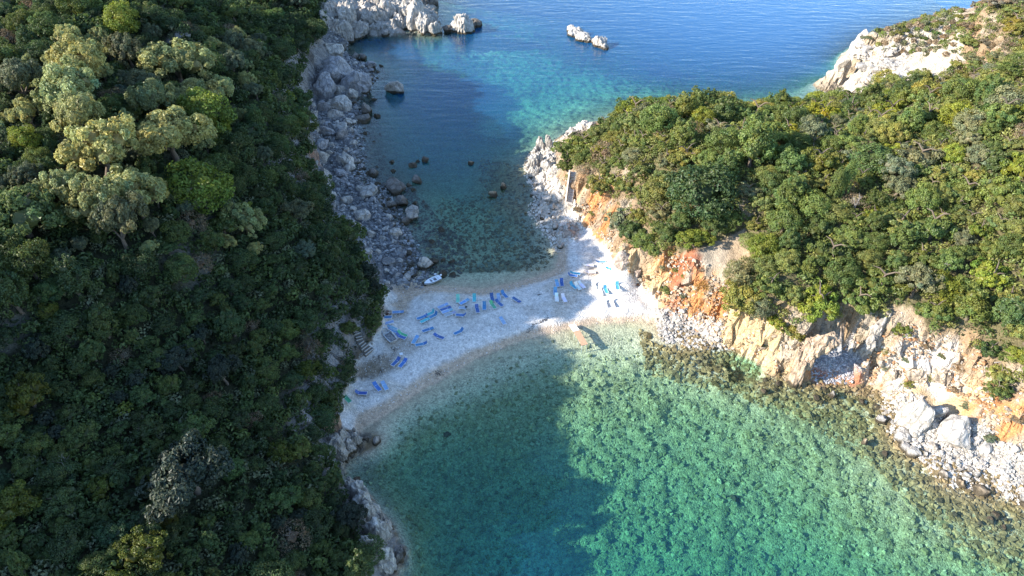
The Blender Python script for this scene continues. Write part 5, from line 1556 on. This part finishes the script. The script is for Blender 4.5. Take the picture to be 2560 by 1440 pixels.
ob = link('outboard_motor', bm_mesh('outboard_motor', lambda bm: box_bm(bm, (-Lb * .5 - .16, 0, .74), (.40, .26, .34)), M_HULL, .07), None, t)
link('leg', bm_mesh('leg', lambda bm: box_bm(bm, (-Lb * .5 - .14, 0, .28), (.13, .10, .70)), M_BLACK, .02), None, ob)
x, y, _ = ground(1088.5, 686, .15)
v, f = ICO[3]
me = mesh_np('buoy', v * .27, f); me.materials.append(M_WPL)
o = link('buoy', me); o.location = (x, y, .12)
link('ring', bm_mesh('ring', lambda bm: box_bm(bm, (0, 0, .28), (.06, .06, .08)), M_BLACK, .01), None, o)
tag(o, 'white ball buoy floating beside the dinghy', 'buoy')
# old hull on the beach, filled with stones and litter
bow, stern = ground(957, 826, 1.5), ground(986, 860, 1.4)
bx, by = (bow[0] + stern[0]) / 2, (bow[1] + stern[1]) / 2
Lb = math.hypot(bow[0] - stern[0], bow[1] - stern[1]) * 1.0
rz = math.atan2(bow[1] - stern[1], bow[0] - stern[0])
zb = float(hgt(bx, by, HT)); zb2 = zb
t = thing('abandoned_hull', 'abandoned white boat hull full of debris at the left beach edge', 'boat', (bx, by, zb - .05), rz)
hm_, S = hull_mesh('hull', Lb, Lb * .40, .55, M_OLD)
link('hull', hm_, None, t)
link('gunwale', deck_mesh('gunwale', S, M_OLD, .11, -.1, .86), None, t)
link('floor', plate('floor', S, .16, .03, .86, .8, M_GREYIN), None, t)
link('rub_strake', strake('rub_strake', S, -.02, .012, M_OLD), None, t)
link('thwart', bm_mesh('thwart', lambda bm: box_bm(bm, (Lb * .1, 0, .40), (.22, Lb * .30, .04)), M_OLD, .01), None, t)
r = np.random.default_rng(8)
parts = []
for k in range(60):
    rv, rf = ICO[1]
    q = rv * (1 + .3 * r.normal(size=(len(rv), 1))) * r.uniform(.05, .13) * np.array([1, 1, .7])
    a = r.uniform(-.42, .12)
    parts.append((q + np.array([a * Lb, r.uniform(-.13, .13) * Lb, .24]), rf))
v, f = join(parts)
me = mesh_np('debris', v, f, False); me.materials.append(plain_material('debris', (.36, .34, .32), .9, grain=.6, scale=8))
o = link('debris', me); o.location = (bx, by, zb - .05); o.rotation_euler = (0, 0, rz); o['kind'] = 'stuff'; o['label'] = 'stones and litter lying in the abandoned hull'

# ------------------------------------------------------------------ bathing jetty
M_DECK = plain_material('jetty_boards', (.50, .30, .18), .8, grain=.2, scale=5)
M_RAMP = plain_material('white_boards', (.78, .76, .72), .7, grain=.08)
M_STEEL = plain_material('galvanised_steel', (.45, .46, .47), .5)
zd = .95
A, Bp, Cp, Dp = [np.array(ground(*q, zd)) for q in ((1433.5, 829), (1449, 825.5), (1471, 861), (1453, 864))]
mid0, mid1 = (A + Bp) / 2, (Cp + Dp) / 2
Lj = float(np.linalg.norm(mid1 - mid0)); Wj = float(np.linalg.norm(Bp - A)) * 1.0
rz = math.atan2(mid1[1] - mid0[1], mid1[0] - mid0[0])
t = thing('jetty', 'narrow bathing jetty of tan boards reaching into the near cove', 'jetty', (mid0[0], mid0[1], 0), rz)
nb = 18
PL = bm_mesh('plank', lambda bm: box_bm(bm, (0, 0, 0), (Lj / nb - .012, Wj, .04)), M_DECK, .004)
for k in range(nb):
    o = link('plank', PL, None, t); o.location = (Lj * (k + .5) / nb, 0, zd + random.uniform(-.004, .004)); o.rotation_euler = (0, 0, random.gauss(0, .004))
BM_ = bm_mesh('beam', lambda bm: box_bm(bm, (Lj / 2, 0, zd - .09), (Lj, .08, .12)), M_STEEL, .006)
for s in (-1, 1): link('beam', BM_, None, t).location = (0, s * (Wj / 2 - .1), 0)
PO = bm_mesh('post', lambda bm: box_bm(bm, (0, 0, zd / 2 - .95), (.07, .07, zd + 1.7)), M_STEEL, .008)
for k in (.1, .55, .96):
    for s in (-1, 1): link('post', PO, None, t).location = (Lj * k, s * (Wj / 2 - .1), 0)
r0 = ground(1432, 813, .55)
rl = math.hypot(r0[0] - mid0[0], r0[1] - mid0[1]) + .15
rp = bm_mesh('ramp', lambda bm: box_bm(bm, (-rl / 2, 0, zd - .16), (rl, Wj * 1.02, .05), Matrix.Rotation(-math.atan2(.36, rl), 3, 'Y')), M_RAMP, .006)
link('ramp', rp, None, t)['label'] = 'white ramp down to the beach'
BT = bm_mesh('batten', lambda bm: box_bm(bm, (0, 0, 0), (.04, Wj * .96, .03)), M_RAMP, .004)
for k in range(4):
    o = link('batten', BT, None, t); o.location = (-rl * (k + .5) / 4, 0, zd + .03 - .36 * (k + .5) / 4)

# ------------------------------------------------------------------ stone steps on the left, concrete stairs on the right
M_STEP = plain_material('worn_step_stone', (.17, .15, .125), .95, grain=.4, scale=5)
M_NOSE = plain_material('pale_step_edge', (.42, .40, .37), .9, grain=.3, scale=6)
st = [((877.5,816),(884,814.5)),((881.6,823),(893.5,818)),((884.6,827),(896.5,823.5)),((885,836.5),(901,831)),((888.7,843.5),(904,839.8)),((890.4,850.5),(907,845.8)),((896.4,861),(909.4,851.6)),((902.3,867),(914,857)),((903.4,874),(921,861)),((910.4,878.7),(926.8,866.4)),((912.8,886.8),(934,870))]
p0 = ground(912.8, 886.8, 1.7)
t = thing('stone_steps', 'rough stone steps climbing from the beach into the left woods', 'steps', (p0[0], p0[1], 0), 0)
for i, (a, b) in enumerate(st):
    z = 4.6 - (4.6 - 1.75) * i / (len(st) - 1)
    pa, pb = np.array(ground(*a, z)), np.array(ground(*b, z))
    d = pb - pa; w = np.linalg.norm(d[:2]); ang = math.atan2(d[1], d[0]); c = (pa + pb) / 2
    nrm = np.array([-d[1], d[0]]) / w
    o = link('step', bm_mesh('step', lambda bm: box_bm(bm, (0, .22, -.55), (w, .62, 1.1)), M_STEP, .02), None, t)
    o.location = (c[0] - p0[0], c[1] - p0[1], z); o.rotation_euler = (0, 0, ang + random.gauss(0, .02))
    g = link('step_edge', bm_mesh('step_edge', lambda bm: box_bm(bm, (0, -.07, .02), (w * 1.02, .15, .10)), M_NOSE, .02), None, o)
    # wall stones along the steps and the little terrace beside them
for a in [(936,893,9,8),(949,889,10,8),(951,896,10,10),(953,904,9,9),(952,912,9,9),(956,920,10,9),(957,928,11,10),(962,925,9,8),(941,938,9,9),(930,944,8,8),(908,946,10,9),(921,940,8,7),(897,893,10,9),(890,902,10,10),(903,888,9,9),(884,930,12,12),(888,945,13,10),(930,858,7,7),(926,853,7,7)]:
    boulder(a[0], a[1], a[2], a[3], 'small rough stone of the tumbled terrace wall below the stone steps', (1.05, .98, .88), 'stones of the tumbled terrace wall', name='wall_stone', cat='stone')
M_CONC = plain_material('pale_concrete', (.66, .61, .53), .9, grain=.12, scale=3)
M_CONC2 = plain_material('grey_concrete', (.40, .37, .345), .9, grain=.2, scale=4)
top, bot = (1434, 428, 6.5), (1424, 505, 1.9)
P0, P1 = np.array(ground(*top)), np.array(ground(*bot))
run = P1 - P0; Lr = np.linalg.norm(run[:2]); ang = math.atan2(run[1], run[0])
t = thing('concrete_stairs', 'long straight flight of concrete stairs down the seaward point', 'stairs', (P0[0], P0[1], 0), ang)
ns_ = 18
for i in range(ns_):
    z = P0[2] - (P0[2] - P1[2]) * (i + .5) / ns_
    o = link('step', bm_mesh('step', lambda bm: box_bm(bm, (0, 0, -.6), (Lr / ns_ - .004, 1.15, 1.2)), M_CONC2), None, t)
    o.location = (Lr * (i + .5) / ns_, 0, z)
pitch = math.atan2(P0[2] - P1[2], Lr)
link('parapet', bm_mesh('parapet', lambda bm: box_bm(bm, (Lr / 2, -.72, (P0[2] + P1[2]) / 2 + .05), (Lr / math.cos(pitch), .24, 1.5), Matrix.Rotation(pitch, 3, 'Y')), M_CONC, .02), None, t)
# curved low wall that continues below
cw = [np.array(ground(*q)) for q in [(1436,500,2.6),(1437,515,2.2),(1440,530,1.9),(1446,546,1.8)]]
parts = []
bm = bmesh.new()
for a, b in zip(cw[:-1], cw[1:]):
    d = b - a; l = np.linalg.norm(d[:2]); c = (a + b) / 2
    box_bm(bm, c - np.array([cw[0][0], cw[0][1], .1]), (l + .05, .24, .9), Matrix.Rotation(math.atan2(d[1], d[0]), 3, 'Z'))
me = bpy.data.meshes.new('low_wall'); bm.to_mesh(me); bm.free(); me.materials.append(M_CONC)
o = link('low_wall', me); o.location = (cw[0][0], cw[0][1], 0)
tag(o, 'low curved concrete wall below the concrete stairs', 'wall')

# ------------------------------------------------------------------ dead trees, driftwood, weed
BARE = [bare_tree_mesh('dead_branches', 70 + k, 1.0) for k in range(3)]
for me in BARE: me.materials.append(M_TWIG)
for k, (u, v, hgt_, lab) in enumerate([(574,170,3.4,'bare white dead tree on the dark slope right of the grove'),(2132,535,3.2,'bare grey dead tree in the middle of the sunlit hill'),(2440,330,3.0,'bare pale dead tree near the top right slope'),(2345,690,3.2,'bare grey tree on the lower right slope'),
        (2490,905,2.2,'bleached fallen branch on the cliff at the right edge'),(2010,440,2.2,'small bare dead tree left of the slim cypresses'),(175,1185,2.4,'bare twiggy dead tree in the dark at the lower left')]):
    x, y, z = sight(u, v, 0)
    t = thing('dead_tree', lab, 'dead tree', (x, y, float(hgt(x, y, HT)) + .3), k * 1.3)
    o = link('branches', BARE[k % 3], None, t)
    t.scale = (hgt_ * .85,) * 3
    if 'fallen' in lab: t.rotation_euler = (1.1, .5, 1.0)
r = np.random.default_rng(4)
path = [np.array(ground(*q)) for q in [(1316,827,.9),(1330,817,1),(1336,808,1.1),(1352,803,1.1),(1362,798,1.2),(1372,792,1.25)]]
pos = []
for a, b in zip(path[:-1], path[1:]):
    for k in range(26):
        q = a + (b - a) * r.random(); pos.append((q[0] + r.normal(0, .13), q[1] + r.normal(0, .13), 0))
for (u, v, n, s) in [(1097,925,50,.35),(1262,736,10,.2),(1250,733,14,.3),(1225,731,8,.15),(1346,740,20,.25),(985,878,20,.3)]:
    c = ground(u, v, 1)
    for k in range(n): pos.append((c[0] + r.normal(0, s), c[1] + r.normal(0, s * .6), 0))
pos = np.array(pos); pos[:, 2] = hgt(pos[:, 0], pos[:, 1], HT) + .04
v, f = sprays(pos, unit(r.normal(size=pos.shape) * .3 + np.array([0, 0, 1])), .11, r, 2.2)
me = mesh_np('seaweed_line', v, f, False); me.materials.append(plain_material('dry_seaweed', (.07, .055, .045), .95, grain=.4))
o = link('seaweed_line', me); o['kind'] = 'stuff'; o['label'] = 'dark line of dry seaweed washed up on the pebbles'
